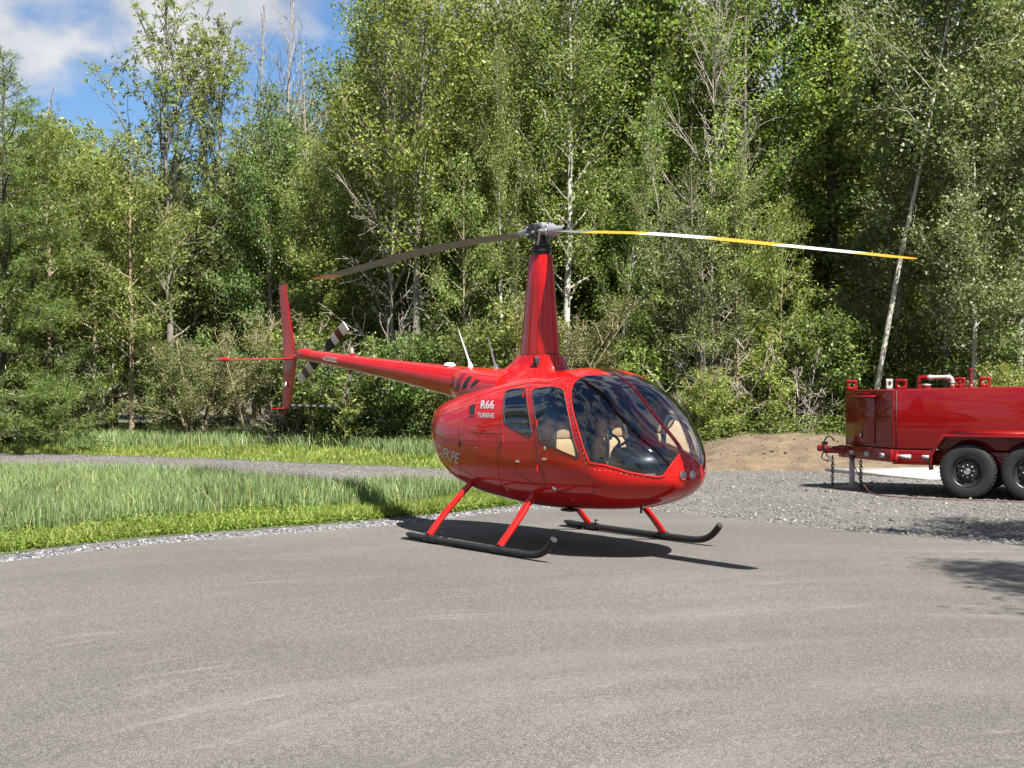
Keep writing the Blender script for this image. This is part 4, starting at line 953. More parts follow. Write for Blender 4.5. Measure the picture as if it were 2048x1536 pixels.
m_ = MB(); m_.cyl((.40, -.9, zt - .03), (.40, -.9, zt + .05), .055, k=16); m_.build('pipe_base', 'trailer_red', TR, True)
m_ = MB(); m_.cyl((.76, -.75, zt - .03), (.76, -.75, zt + .055), .066, k=20); cap_ = m_.build('fill_cap', 'trailer_red', TR, True)
m_ = MB(); m_.lathe([(.072, .055), (.072, .072), (.0, .078)], 20, 'z', (.76, -.75, zt)); m_.build('cap_lid', 'galv', cap_, True)
m_ = MB(); m_.lathe([(.035, 0), (.035, .05), (.022, .06), (.022, .085), (.03, .09), (.02, .12), (.0, .125)], 14, 'z', (.30, -1.0, 1.58)); m_.build('vent_valve', 'trailer_red', TR, True)
m_ = MB(); m_.cyl((.14, -1.0, 1.57), (.14, -1.0, 1.86), .025, k=12); m_.lathe([(.034, 1.84), (.04, 1.86), (.036, 1.885), (.0, 1.89)], 14, 'z', (.14, -1.0, 0)); m_.lathe([(.045, 1.58), (.045, 1.62), (.03, 1.64)], 14, 'z', (.14, -1.0, 0)); m_.build('vent_post', 'tail_red', TR, True)
# jack and chains
m_ = MB(); m_.box((1.93, -.92, .27), (.075, .075, .46), None, .006); m_.box((1.93, -.92, .035), (.16, .16, .014)); jk = m_.build('jack_leg', 'galv', TR)
m_ = MB(); m_.cyl((1.93, -.84, .50), (1.86, -.66, .50), .012, k=8); m_.cyl((1.86, -.66, .46), (1.86, -.66, .53), .018, k=10); m_.build('jack_crank', 'black', jk, True)
def chain(x, y, z0, z1):
    m_ = MB(); nn = int((z0 - z1) / .042); th = np.linspace(0, 2 * np.pi, 13)
    for i in range(nn):
        zc = z0 - .042 * (i + .5); a, b = .024 * np.cos(th), .034 * np.sin(th); off = .006 * math.sin(i * 1.9)
        P = np.stack([x + off + (a if i % 2 else 0 * a), y + (0 * a if i % 2 else a), zc + b], 1); m_.tube(P, .0085, 6)
    m_.build('safety_chain', 'black', TR, True)
chain(2.22, -.86, .50, .01); chain(1.74, -.70, .48, .01)
# board under the jack
m_ = MB(); m_.box((0, 0, .025), (.46, .34, .045), None, .004); o = m_.build('wooden_plank', 'wood')
lw = TR.matrix_basis @ Vector((1.93, -.92, 0)); o.location = (lw.x, lw.y, -.012); o.rotation_euler = (0, 0, R(140)); tag(o, 'weathered wooden board lying under the trailer jack', 'board')
# red cable trailing over the gravel
def tl(x, y, z): v = Matrix.Rotation(math.atan2(.431, -.902), 4, 'Z') @ Vector((x, y, z)); return (v.x + 6.68, v.y + 22.19, v.z)
P = smooth_path([tl(1.98, -.78, .80), tl(1.97, -.76, .62), tl(1.84, -.62, .40), tl(1.66, -.40, .16), tl(1.45, -.05, .02), tl(1.1, .35, .004), tl(.7, .52, .004), tl(.3, .55, .004), tl(-.2, .50, .004), tl(-.7, .55, .004), tl(-1.3, .50, .004)], 8)
m_ = MB(); m_.tube(P, .008, 6); tag(m_.build('bonding_cable', 'cable', None, True), 'thin red cable trailing from the trailer across the gravel', 'cable')

# ------------------------------------------------------------------ trees
def leaf_mat(name, stops, transl=.32, rough=.42, spec=.35):
    k = Nodes(name); g_ = k.n('ShaderNodeNewGeometry'); oi = k.n('ShaderNodeObjectInfo')
    c = k.ramp(g_.outputs['Random Per Island'], stops)
    hsv = k.n('ShaderNodeHueSaturation'); k.l(c, hsv.inputs['Color'])
    k.l(k.math('ADD', k.math('MULTIPLY', oi.outputs['Random'], .035), .483), hsv.inputs['Hue'])
    k.l(k.math('ADD', k.math('MULTIPLY', oi.outputs['Random'], .3), .85), hsv.inputs['Value'])
    cl = k.ramp(k.noise(k.coord(), 1.1, 3), [(.35, .78), (.65, 1.2)])
    c = k.mix(1.0, hsv.outputs[0], cl, 'MULTIPLY')
    b = k.bsdf(c, rough, spec=spec)
    tr = k.n('ShaderNodeBsdfTranslucent'); k.l(k.mix(1.0, c, (1.25, 1.3, .55), 'MULTIPLY'), tr.inputs[0])
    mx = k.n('ShaderNodeMixShader'); mx.inputs[0].default_value = transl; k.l(b, mx.inputs[1]); k.l(tr.outputs[0], mx.inputs[2])
    return k.done(mx.outputs[0])
MAT['leaf_yg'] = leaf_mat('leaves_yellow_green', [(0, (.118, .159, .033)), (.5, (.195, .254, .059)), (.9, (.271, .325, .088)), (1, (.354, .378, .130))], .42, .5, .25)
MAT['leaf_mid'] = leaf_mat('leaves_mid_green', [(0, (.088, .124, .029)), (.5, (.147, .195, .050)), (.9, (.212, .260, .073)), (1, (.283, .307, .106))], .38, .5, .25)
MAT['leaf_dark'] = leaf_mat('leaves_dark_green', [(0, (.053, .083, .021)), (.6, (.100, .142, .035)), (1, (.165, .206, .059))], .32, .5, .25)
MAT['leaf_aspen'] = leaf_mat('leaves_grey_green', [(0, (.083, .112, .042)), (.5, (.136, .177, .068)), (.9, (.195, .236, .100)), (1, (.260, .295, .153))], .32, .45, .3)
MAT['leaf_ash'] = leaf_mat('leaves_ash', [(0, (.130, .171, .047)), (.5, (.195, .242, .071)), (1, (.271, .313, .106))], .4, .5, .25)
MAT['leaf_willow'] = leaf_mat('leaves_willow', [(0, (.078, .092, .033)), (.5, (.124, .138, .051)), (.9, (.175, .184, .073)), (1, (.249, .239, .119))], .3, .5, .25)
MAT['needle'] = leaf_mat('needles_larch', [(0, (.075, .11, .025)), (.5, (.12, .165, .04)), (1, (.17, .21, .06))], .35)
def bark(name, a, b, mark=None):
    k = Nodes(name); v = k.coord(scale=(1, 1, .35)); n = k.noise(v, 16, 6, .7)
    c = k.mix(k.ramp(n, [(.3, 0.), (.7, 1.)]), a, b)
    if mark: c = k.mix(k.ramp(k.noise(k.coord(scale=(1, 1, 3.5)), 5, 4, .7), [(.56, 0.), (.64, .9)]), c, mark)
    return k.done(k.bsdf(c, .9, spec=.2, normal=k.bump(n, .6, .02)))
MAT['bark_grey'] = bark('bark_grey', (.10, .09, .072), (.23, .21, .175))
MAT['bark_tan'] = bark('bark_tan', (.17, .13, .085), (.33, .27, .19))
MAT['bark_birch'] = bark('bark_birch', (.30, .29, .26), (.46, .445, .41), (.10, .09, .08))
MAT['bark_aspen'] = bark('bark_aspen', (.24, .23, .18), (.42, .41, .34), (.12, .11, .09))
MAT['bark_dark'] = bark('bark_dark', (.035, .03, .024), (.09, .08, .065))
MAT['bark_twig'] = bark('bark_twig', (.17, .15, .12), (.31, .28, .225))
MAT['bark_pale'] = bark('bark_pale', (.27, .26, .22), (.42, .405, .355), (.16, .15, .12))
MAT['bark_dead'] = bark('bark_dead', (.17, .15, .125), (.29, .26, .22))

def unit(v): return v / (np.linalg.norm(v, axis=-1, keepdims=True) + 1e-9)
class Tree:
    """grows a trunk, limbs, twigs and leaves; leaves are single folded blades spread through the crown"""
    def __init__(s, seed): s.g = np.random.default_rng(seed); s.V = []; s.F = []; s.n = 0; s.C = []; s.A = []; s.N = []; s.L = []; s.M = []
    def tube(s, P, r, k, mi=1):
        V, F = tube(P, r, k, False); s.V.append(V); s.F.append(F[0] + s.n); s.n += len(V); s.M.append(np.full(len(F[0]), mi))
    def leaves(s, P, count, spread, L, up=.5, droop=0.0):
        """count leaves strewn along polyline P"""
        g = s.g; i = g.uniform(0, len(P) - 1.001, count); a = i.astype(int); t = (i - a)[:, None]
        c = P[a] * (1 - t) + P[a + 1] * t + g.normal(0, spread, (count, 3)) * np.array([1, 1, .8])
        ax = unit(g.normal(0, 1, (count, 3)) + np.array([0, 0, -droop])); nn = g.normal(0, 1, (count, 3)) + np.array([.2, -.45, .9]) * (up + .5); nn = unit(nn - ax * (nn * ax).sum(1, keepdims=True))
        s.C.append(c); s.A.append(ax); s.N.append(nn); s.L.append(L * np.exp(g.normal(0, .22, count)))
    def sprays(s, P, count, spread, L, nleaf=7):
        """compound sprays: a few leaflets fanning out from one point"""
        g = s.g; i = g.uniform(len(P) * .35, len(P) - 1.001, count); a = i.astype(int); t = (i - a)[:, None]
        c0 = P[a] * (1 - t) + P[a + 1] * t + g.normal(0, spread, (count, 3)); ax0 = unit(g.normal(0, 1, (count, 3)) + np.array([0, 0, .5]))
        for _ in range(nleaf):
            ax = unit(ax0 * .4 + g.normal(0, .7, (count, 3))); nn = g.normal(0, 1, (count, 3)) + np.array([0, 0, .8]); nn = unit(nn - ax * (nn * ax).sum(1, keepdims=True))
            l = L * np.exp(g.normal(0, .2, count)); s.C.append(c0 + ax * l[:, None] * .55); s.A.append(ax); s.N.append(nn); s.L.append(l)
    def leaf_mesh(s, wr):
        C, A, N, L = np.vstack(s.C), np.vstack(s.A), np.vstack(s.N), np.concatenate(s.L)[:, None]; B = np.cross(N, A); W = L * wr; n = len(C)
        V = np.stack([C - A * L * .5, C + B * W * .5 + N * W * .18, C + A * L * .5, C - B * W * .5 + N * W * .18], 1).reshape(-1, 3)
        return V, np.arange(4 * n).reshape(-1, 4)
    def grow(s, H, r0, start, nprim, ang, lens, nsec, leaf, bend=.25, wander=.02, shape=None, stems=1, lean=0.0, sides=8, stem_spread=.5, top_r=.18):
        g = s.g
        for st_ in range(stems):
            az0 = g.uniform(0, 6.28); hs = H * (1 if stems == 1 else g.uniform(.7, 1.0)); n = 13
            t = np.linspace(0, 1, n); tilt = lean if stems == 1 else lean + g.uniform(.1, stem_spread)
            W = np.cumsum(g.normal(0, wander * H / n * 2.2, (n, 2)), 0)
            trunk = np.stack([W[:, 0] + math.cos(az0) * tilt * hs * t * (.6 + .4 * t), W[:, 1] + math.sin(az0) * tilt * hs * t * (.6 + .4 * t), hs * t], 1)
            trunk[0, :2] = 0; trunk[0, 2] = -.15
            if stems > 1: trunk += np.array([math.cos(az0), math.sin(az0), 0]) * .12
            rr = r0 * ((1 - t) * (1 - top_r) + top_r * (1 - t) ** .3) * np.where(t < .04, 1.35, 1); rr = np.maximum(rr, .008); s.tube(trunk, rr, sides, 0)
            np_ = nprim if stems == 1 else max(4, nprim // stems)
            for i in range(np_):
                q = (i + g.uniform(0, 1)) / np_; h = start + (1 - start) * q; j = min(int(h * (n - 1)), n - 2); f = h * (n - 1) - j
                base = trunk[j] * (1 - f) + trunk[j + 1] * f; az = i * 2.4 + g.normal(0, .5); an = ang[0] + (ang[1] - ang[0]) * q + g.normal(0, .15)
                sh = (math.sin(math.pi * min(1, .12 + .88 * q) ** .75) ** .7 if shape is None else shape(q)); ln = lens * H * max(.12, sh) * g.uniform(.65, 1.2)
                m = 7; tt = np.linspace(0, 1, m); d0 = np.array([math.cos(az) * math.sin(an), math.sin(az) * math.sin(an), math.cos(an)])
                d = d0[None] + np.array([0, 0, bend])[None] * tt[:, None] + np.cumsum(g.normal(0, .10, (m, 3)), 0); d = unit(d)
                P = base + np.concatenate([[np.zeros(3)], np.cumsum(d[:-1] * ln / (m - 1), 0)]); rb = max(.012, np.interp(h, t, rr) * .48)
                s.tube(P, np.linspace(rb, .005, m), 5)
                ns = max(2, int(nsec * (ln / (lens * H)) + .5))
                for k_ in range(ns):
                    u = g.uniform(.18, 1.0); jj = min(int(u * (m - 1)), m - 2); ff = u * (m - 1) - jj; b2 = P[jj] * (1 - ff) + P[jj + 1] * ff
                    dd = unit(d[jj] * .8 + g.normal(0, .55, 3) + np.array([0, 0, .12])); l2 = ln * g.uniform(.22, .48) * (1.15 - .5 * u)
                    m2 = 5; d2 = unit(dd[None] + np.cumsum(g.normal(0, .16, (m2, 3)), 0) + np.array([0, 0, .15 * bend])[None] * np.arange(m2)[:, None] / m2); P2 = b2 + np.concatenate([[np.zeros(3)], np.cumsum(d2[:-1] * l2 / (m2 - 1), 0)])
                    s.tube(P2, np.linspace(max(.008, rb * .4), .005, m2), 3)
                    if leaf: leaf(s, P2, l2)
                if leaf: leaf(s, P[2:], ln * .5)
        return s

PROTO = {}
def proto(name, kind, trunk_mat, leaf_m, wr, seed, **kw):
    t = Tree(seed); t.grow(**kw)
    tr = bpy.data.meshes.new('trunk'); o = mk('trunk', np.vstack(t.V), np.vstack(t.F), [trunk_mat, {'bark_birch': 'bark_twig', 'bark_aspen': 'bark_twig'}.get(trunk_mat, trunk_mat)], None, True); o.data.polygons.foreach_set('material_index', np.concatenate(t.M).astype(np.int32)); tm = o.data; bpy.data.objects.remove(o)
    cm = None
    if t.C:
        V, F = t.leaf_mesh(wr); o = mk('crown', V, F, leaf_m); cm = o.data; bpy.data.objects.remove(o)
    PROTO[name] = (tm, cm, kw['H'], kind)
def lf(per_m, spread, L, up=.5, droop=0.): return lambda s, P, l: s.leaves(P, max(3, int(per_m * l * s.g.uniform(.6, 1.3))), spread, L, up, droop)
def spr(per_m, spread, L, n=7): return lambda s, P, l: s.sprays(P, max(1, int(per_m * l * s.g.uniform(.6, 1.3))), spread, L, n)

cone = lambda q: (1 - q) ** .8 * .9 + .1
proto('ash', 'ash_tree', 'bark_grey', 'leaf_ash', .32, 21, H=11, r0=.085, start=.2, nprim=64, ang=(.72, .22), lens=.30, nsec=9, leaf=spr(5.2, .06, .10), bend=.6)
proto('ash2', 'ash_tree', 'bark_grey', 'leaf_ash', .32, 22, H=11, r0=.085, start=.18, nprim=64, ang=(.75, .22), lens=.26, nsec=10, leaf=spr(7.5, .07, .10), bend=.6)
proto('broad', 'leafy_tree', 'bark_grey', 'leaf_mid', .55, 23, H=11, r0=.13, start=.15, nprim=46, ang=(1.25, .45), lens=.26, nsec=10, leaf=lf(92, .17, .088))
proto('broad2', 'leafy_tree', 'bark_tan', 'leaf_yg', .55, 24, H=11, r0=.12, start=.18, nprim=44, ang=(1.15, .4), lens=.25, nsec=10, leaf=lf(92, .16, .085))
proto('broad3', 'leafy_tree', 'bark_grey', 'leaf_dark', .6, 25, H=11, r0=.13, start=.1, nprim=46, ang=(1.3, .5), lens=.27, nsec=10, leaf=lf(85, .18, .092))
proto('slim', 'slim_tree', 'bark_tan', 'leaf_yg', .45, 26, H=8, r0=.085, start=.30, nprim=38, ang=(1.2, .4), lens=.24, nsec=9, leaf=lf(80, .13, .092, .5, .3), wander=.012)
proto('slim2', 'slim_tree', 'bark_tan', 'leaf_mid', .45, 36, H=8, r0=.075, start=.26, nprim=36, ang=(1.25, .4), lens=.27, nsec=9, leaf=lf(78, .13, .092, .5, .3), wander=.012)
proto('birch', 'birch_tree', 'bark_birch', 'leaf_mid', .7, 27, H=12, r0=.11, start=.28, nprim=48, ang=(1.0, .35), lens=.20, nsec=9, leaf=lf(105, .15, .066), wander=.015)
proto('aspen', 'aspen_tree', 'bark_aspen', 'leaf_aspen', .88, 28, H=12, r0=.12, start=.24, nprim=46, ang=(1.15, .45), lens=.22, nsec=10, leaf=lf(95, .18, .070, .3), wander=.014)
proto('aspen2', 'aspen_tree', 'bark_aspen', 'leaf_aspen', .88, 38, H=10, r0=.09, start=.26, nprim=44, ang=(1.2, .4), lens=.23, nsec=10, leaf=lf(92, .17, .070, .3), wander=.014)
proto('aspen_lean', 'aspen_tree', 'bark_pale', 'leaf_aspen', .88, 48, H=12, r0=.062, start=.50, nprim=32, ang=(1.1, .45), lens=.19, nsec=9, leaf=lf(85, .17, .070, .3), wander=.012)
proto('poplar', 'poplar_tree', 'bark_grey', 'leaf_yg', .6, 29, H=13, r0=.095, start=.30, nprim=46, ang=(.95, .35), lens=.20, nsec=9, leaf=lf(80, .14, .078), bend=.4, wander=.012)
proto('willow', 'willow_shrub', 'bark_tan', 'leaf_willow', .34, 30, H=4, r0=.045, start=.08, nprim=60, ang=(1.1, .4), lens=.36, nsec=10, leaf=lf(115, .085, .068), stems=6, stem_spread=.55)
proto('willow_clump', 'willow_tree', 'bark_grey', 'leaf_willow', .36, 31, H=8, r0=.085, start=.25, nprim=66, ang=(1.0, .35), lens=.20, nsec=10, leaf=lf(95, .10, .072), stems=5, stem_spread=.22, wander=.02)
proto('bush', 'leafy_bush', 'bark_tan', 'leaf_yg', .5, 32, H=4, r0=.05, start=.05, nprim=60, ang=(1.2, .45), lens=.34, nsec=10, leaf=lf(70, .10, .085), stems=5, stem_spread=.45)
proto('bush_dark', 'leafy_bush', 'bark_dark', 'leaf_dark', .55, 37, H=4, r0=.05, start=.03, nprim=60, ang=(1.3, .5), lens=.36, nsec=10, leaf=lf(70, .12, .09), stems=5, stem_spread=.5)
proto('larch', 'larch_tree', 'bark_dark', 'needle', .13, 33, H=10, r0=.11, start=.03, nprim=115, ang=(1.45, .9), lens=.31, nsec=11, leaf=lf(190, .075, .11, .2, .6), bend=-.12, shape=cone)
proto('vine', 'vine_covered_tree', 'bark_dark', 'leaf_mid', .8, 34, H=12, r0=.16, start=.08, nprim=70, ang=(1.3, .6), lens=.10, nsec=8, leaf=lf(125, .15, .10, .3, .3), shape=lambda q: .8 + .3 * math.sin(q * 9))
proto('dead', 'dead_tree', 'bark_dead', None, .5, 35, H=11, r0=.085, start=.3, nprim=44, ang=(.85, .3), lens=.15, nsec=9, leaf=None, bend=.35)
proto('twiggy', 'dead_tree', 'bark_dead', None, .5, 45, H=8, r0=.035, start=.15, nprim=46, ang=(1.0, .35), lens=.20, nsec=13, leaf=None, bend=.4, wander=.03)
proto('sapling', 'sapling', 'bark_tan', 'leaf_yg', .5, 39, H=3, r0=.02, start=.2, nprim=18, ang=(1.1, .4), lens=.24, nsec=5, leaf=lf(60, .07, .09))
proto('brush', 'dead_brush', 'bark_dead', None, .5, 40, H=2.2, r0=.022, start=.1, nprim=50, ang=(1.1, .6), lens=.34, nsec=9, leaf=None, stems=6, stem_spread=.8)

def tree(pname, x, y, H, label, group=None, rz=None, tilt=(0, 0), wide=1.0):
    tm, cm, H0, kind = PROTO[pname]; s = H / H0
    e = empty(kind, (x, y, -.02)); e.rotation_euler = (tilt[1], tilt[0], rng.uniform(0, 6.28) if rz is None else rz); e.scale = (s * wide, s * wide, s)
    if tilt != (0, 0): e.rotation_mode = 'ZYX'
    for nm, me in (('trunk', tm), ('crown', cm)):
        if me is None: continue
        o = bpy.data.objects.new(nm, me); COL.objects.link(o); o.parent = e
    cat = {'vine_covered_tree': 'tree', 'willow_shrub': 'shrub', 'leafy_bush': 'bush', 'sapling': 'sapling', 'dead_brush': 'brush'}.get(kind, 'tree')
    tag(e, label, cat, group); return e
def at(px, d): return (px - 1024) / 3042 * d, d

# front of the wood, left to right
FR = [
 ('larch', 8, 35.5, 9.2, 'feathery soft needled larch at the left edge of the picture', 1.25),
 ('slim', 95, 38.5, 8.3, 'bright green slim tree next to the larch on the left', 1.1),
 ('slim', 185, 37.0, 7.4, 'slim leafy tree with pale split trunk left of the tall ash', 1.0),
 ('slim2', 264, 36.4, 7.3, 'slim leafy tree with single straight tan trunk below the tall ash', 1.0),
 ('ash', 330, 40.0, 11.7, 'tallest wispy ash standing against the sky on the left', 1.25),
 ('ash2', 438, 41.0, 11.2, 'second wispy ash just right of the tallest one', 1.0),
 ('broad3', 540, 38.5, 9.0, 'dark leafy tree below the bare dead treetops', .75),
 ('broad2', 640, 38.0, 7.2, 'yellow green tree behind the tail fin of the helicopter', .95),
 ('broad', 775, 37.5, 12.2, 'leafy tree at the right side of the sky gap', .8),
 ('poplar', 832, 34.5, 13.5, 'open crowned poplar with grey trunk above the tail boom', 1.0),
 ('birch', 1032, 36.0, 13.2, 'white trunked birch rising left of the rotor hub', 1.0),
 ('birch', 1136, 34.8, 11.5, 'birch with white trunk right beside the red mast fairing', 1.0),
 ('vine', 1318, 37.0, 13.5, 'dark vine covered trunk above the right rotor blade', 1.0),
 ('willow_clump', 1400, 33.2, 7.4, 'many stemmed grey willow directly behind the cockpit bubble', 1.0),
 ('broad2', 1250, 38.5, 11.5, 'yellow green tree right of the birch above the cabin', .85),
 ('poplar', 1480, 36.5, 12.8, 'sparse poplar with spreading branches right of the vine covered trunk', 1.1),
 ('vine', 1672, 36.5, 13.0, 'leafy vine draped tree left of the leaning aspen', 1.25),
 ('aspen2', 1890, 33.5, 12.2, 'round leaved aspen rising behind the fuel trailer pipes', 1.05),
 ('aspen2', 1952, 32.0, 8.0, 'young aspen with thin pale trunk above the trailer vent post', 1.0),
 ('slim2', 1475, 32.9, 6.2, 'slim leafy tree just right of the grey willow stems', .9),
 ('slim', 1565, 33.4, 5.6, 'slim tree at the dark gap over the dirt mound', .8),
 ('slim2', 930, 33.6, 6.5, 'slim leafy tree behind the two antennas', .8),
 ('aspen', 2040, 34.0, 12.5, 'grey green aspen at the right edge of the picture', 1.1),
]
for p_, px, d, H, lb, wd_ in FR:
    x, y = at(px, d); tree(p_, x, y, H, lb, 'trees along the front of the wood', wide=wd_)
x, y = at(1728, 32.4); tree('aspen_lean', x, y, 13.2, 'leaning aspen with long pale trunk behind the trailer', 'trees along the front of the wood', rz=1.2, tilt=(R(11), 0))
x, y = at(1776, 34.0); tree('aspen2', x, y, 7.5, 'small aspen with dark thin trunk beside the leaning aspen', 'trees along the front of the wood', rz=2.0, tilt=(R(5), 0))
x, y = at(1003, 33.8); tree('birch', x, y, 9.0, 'thin pale birch behind the antennas of the helicopter', 'trees along the front of the wood', wide=.7)
x, y = at(1215, 34.5); tree('birch', x, y, 8.0, 'birch leaning right behind the front of the mast', 'trees along the front of the wood', tilt=(R(8), 0), wide=.8)
for px, d, H, lb in ((520, 41, 11.6, 'bare grey dead tree left of the two dead treetops'), (578, 40.5, 12.3, 'tallest bare dead treetop against the cloud'), (610, 41.5, 10.8, 'short bare dead treetop right of the tallest one'), (95, 42, 9.6, 'thin bare topped tree above the larch'), (790, 35.4, 11.0, 'bare branched tree left of the open poplar'), (1430, 35.4, 11.5, 'bare branched tree above the grey willow')):
    x, y = at(px, d); tree('twiggy' if d < 35.5 else 'dead', x, y, H, lb, 'bare dead trees', wide=.9)
# shrubs and saplings at the foot of the wood
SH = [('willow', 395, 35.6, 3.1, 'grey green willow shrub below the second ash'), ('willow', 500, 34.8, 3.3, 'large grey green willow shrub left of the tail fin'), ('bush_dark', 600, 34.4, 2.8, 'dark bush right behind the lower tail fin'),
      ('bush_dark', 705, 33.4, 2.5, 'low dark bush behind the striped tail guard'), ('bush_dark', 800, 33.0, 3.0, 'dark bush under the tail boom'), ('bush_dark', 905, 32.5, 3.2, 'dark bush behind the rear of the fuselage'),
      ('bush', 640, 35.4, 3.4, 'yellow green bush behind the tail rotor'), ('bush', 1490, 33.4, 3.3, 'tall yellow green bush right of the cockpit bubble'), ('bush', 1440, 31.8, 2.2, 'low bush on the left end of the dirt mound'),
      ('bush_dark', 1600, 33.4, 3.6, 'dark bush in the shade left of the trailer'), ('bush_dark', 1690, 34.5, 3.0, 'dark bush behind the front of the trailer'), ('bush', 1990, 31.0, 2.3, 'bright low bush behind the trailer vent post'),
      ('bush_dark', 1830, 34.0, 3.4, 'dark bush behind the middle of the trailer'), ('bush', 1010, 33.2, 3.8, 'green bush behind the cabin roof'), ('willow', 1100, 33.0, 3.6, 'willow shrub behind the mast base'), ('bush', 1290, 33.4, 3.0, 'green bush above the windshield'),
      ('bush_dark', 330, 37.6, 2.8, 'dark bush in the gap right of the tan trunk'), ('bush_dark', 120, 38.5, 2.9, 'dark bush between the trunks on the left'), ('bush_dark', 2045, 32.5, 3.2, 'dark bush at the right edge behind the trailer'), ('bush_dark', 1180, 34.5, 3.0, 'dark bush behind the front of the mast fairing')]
for p_, px, d, H, lb in SH:
    x, y = at(px, d); tree(p_, x, y, H, lb, 'shrubs at the foot of the wood', wide=1.15)
SP = [(38, 36.2, 2.6, 'leafy sapling below the larch'), (120, 36.0, 2.0, 'sapling left of the pale split trunk'), (225, 36.4, 2.3, 'sapling between the two pale trunks'), (325, 36.0, 1.9, 'yellowish sapling right of the tan trunk'), (625, 33.4, 1.4, 'low sapling below the tail guard'), (690, 32.6, 1.8, 'sapling standing under the tail guard bend'), (1560, 31.6, 1.6, 'small sapling on the dirt mound'), (1540, 32.0, 2.6, 'vine tangled sapling right of the tall bush'), (745, 33.6, 2.6, 'thin sapling below the middle of the boom')]
for px, d, H, lb in SP:
    x, y = at(px, d); tree('sapling', x, y, H, lb, 'saplings at the edge of the wood', wide=1.2)
for px, d, H, lb in ((150, 36.5, 2.6, 'grey dead brush between trunks on the left'), (650, 33.6, 2.0, 'tangled dead brush below the tail rotor'), (560, 33.9, 1.5, 'low dead brush under the stinger'), (1420, 32.4, 2.6, 'dead brush right of the cockpit bubble'), (1590, 32.4, 2.4, 'bare dead branches in the dark gap above the mound'), (770, 34.0, 3.2, 'dead brush over the boom')):
    x, y = at(px, d); tree('brush', x, y, H, lb, 'dead brush at the edge of the wood')
# deeper rows: nothing tells these apart
kinds = ['broad', 'broad2', 'broad3', 'birch', 'aspen', 'poplar']
rows = [(40.0, 120, 0), (44.0, 115, 55), (48.5, 120, 20), (54.0, 130, 70)]
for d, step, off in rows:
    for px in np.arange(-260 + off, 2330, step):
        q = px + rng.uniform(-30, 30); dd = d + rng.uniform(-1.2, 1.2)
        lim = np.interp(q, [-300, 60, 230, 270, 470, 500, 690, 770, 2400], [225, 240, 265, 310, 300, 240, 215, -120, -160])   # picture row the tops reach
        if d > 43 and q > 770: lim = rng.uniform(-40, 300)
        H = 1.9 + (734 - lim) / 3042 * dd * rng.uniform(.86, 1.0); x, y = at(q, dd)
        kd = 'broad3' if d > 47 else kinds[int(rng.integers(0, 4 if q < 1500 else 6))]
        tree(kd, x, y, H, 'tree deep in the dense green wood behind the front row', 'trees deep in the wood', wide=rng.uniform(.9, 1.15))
# trees beside and behind the photographer, seen in the paintwork and as shade on the ground
for (k_, x, y, H) in (('broad', 8.35, 8.3, 10.5), ('broad2', 9.2, 12.4, 10.6)):
    tree(k_, x, y, H, 'tree outside the right of the picture shading the pad', 'trees shading the pad')
for (k_, x, y, H) in (('broad', 24, 22, 11), ('broad3', 30, 15, 12), ('broad', 31, 4, 11), ('aspen', 27, -8, 12), ('broad2', 22, -18, 12), ('broad', 9, -24, 12), ('broad3', -4, -26, 12), ('broad', -16, -22, 12), ('broad2', -25, -12, 11), ('broad', -30, 2, 11), ('broad3', -31, 15, 11), ('broad', -24, 26, 10), ('aspen', 34, 26, 12), ('broad2', 28, -28, 13), ('broad', -34, -24, 13)):
    tree(k_, x, y, H, 'tree on the far side of the clearing mirrored in the paintwork', 'trees round the clearing')
# dark house reflected in the windshield
HS = empty('house', (40, 9, 0), R(80)); tag(HS, 'dark gabled house mirrored in the helicopter windshield', 'house')
m_ = MB(); m_.box((0, 0, 1.6), (10, 7, 3.2)); m_.build('wall', 'house_wall', HS)
m_ = MB(); m_.prism([(-4.0, 3.1), (0, 5.9), (4.0, 3.1), (4.0, 2.95), (0, 5.7), (-4.0, 2.95)], 0, -5.4, 5.4); m_.prism([(-3.45, 3.2), (3.45, 3.2), (0, 5.6)], 0, -4.98, 4.98); m_.build('roof', 'house_roof', HS)
for x in (-3, 0, 3):
    m_ = MB(); m_.box((x, 3.52, 1.7), (1.2, .08, 1.3)); w_ = m_.build('window', 'white', HS); m_ = MB(); m_.box((x, 3.57, 1.7), (1.05, .03, 1.15)); m_.build('pane', 'gasket', w_)

# ------------------------------------------------------------------ grass
def grass_mat(name, stops, transl=.35):
    k = Nodes(name); g_ = k.n('ShaderNodeNewGeometry'); c = k.ramp(g_.outputs['Random Per Island'], stops)
    c = k.mix(1.0, c, k.ramp(k.noise(k.coord(), .55, 4), [(.35, .82), (.65, 1.18)]), 'MULTIPLY')
    tr = k.n('ShaderNodeBsdfTranslucent'); k.l(k.mix(1.0, c, (1.2, 1.25, .6), 'MULTIPLY'), tr.inputs[0]); mx = k.n('ShaderNodeMixShader'); mx.inputs[0].default_value = transl
    k.l(k.bsdf(c, .5, spec=.3), mx.inputs[1]); k.l(tr.outputs[0], mx.inputs[2]); return k.done(mx.outputs[0])
MAT['grass_tall'] = grass_mat('tall_grass', [(0, (.10, .15, .06)), (.5, (.17, .235, .095)), (.85, (.235, .30, .14)), (.96, (.30, .335, .14)), (1, (.38, .35, .15))])
MAT['grass_short'] = grass_mat('short_grass', [(0, (.11, .15, .03)), (.5, (.18, .235, .045)), (.9, (.24, .29, .07)), (1, (.34, .32, .13))])
MAT['clover'] = grass_mat('clover', [(0, (.075, .12, .018)), (.5, (.125, .19, .028)), (.9, (.18, .25, .042)), (1, (.27, .29, .08))])
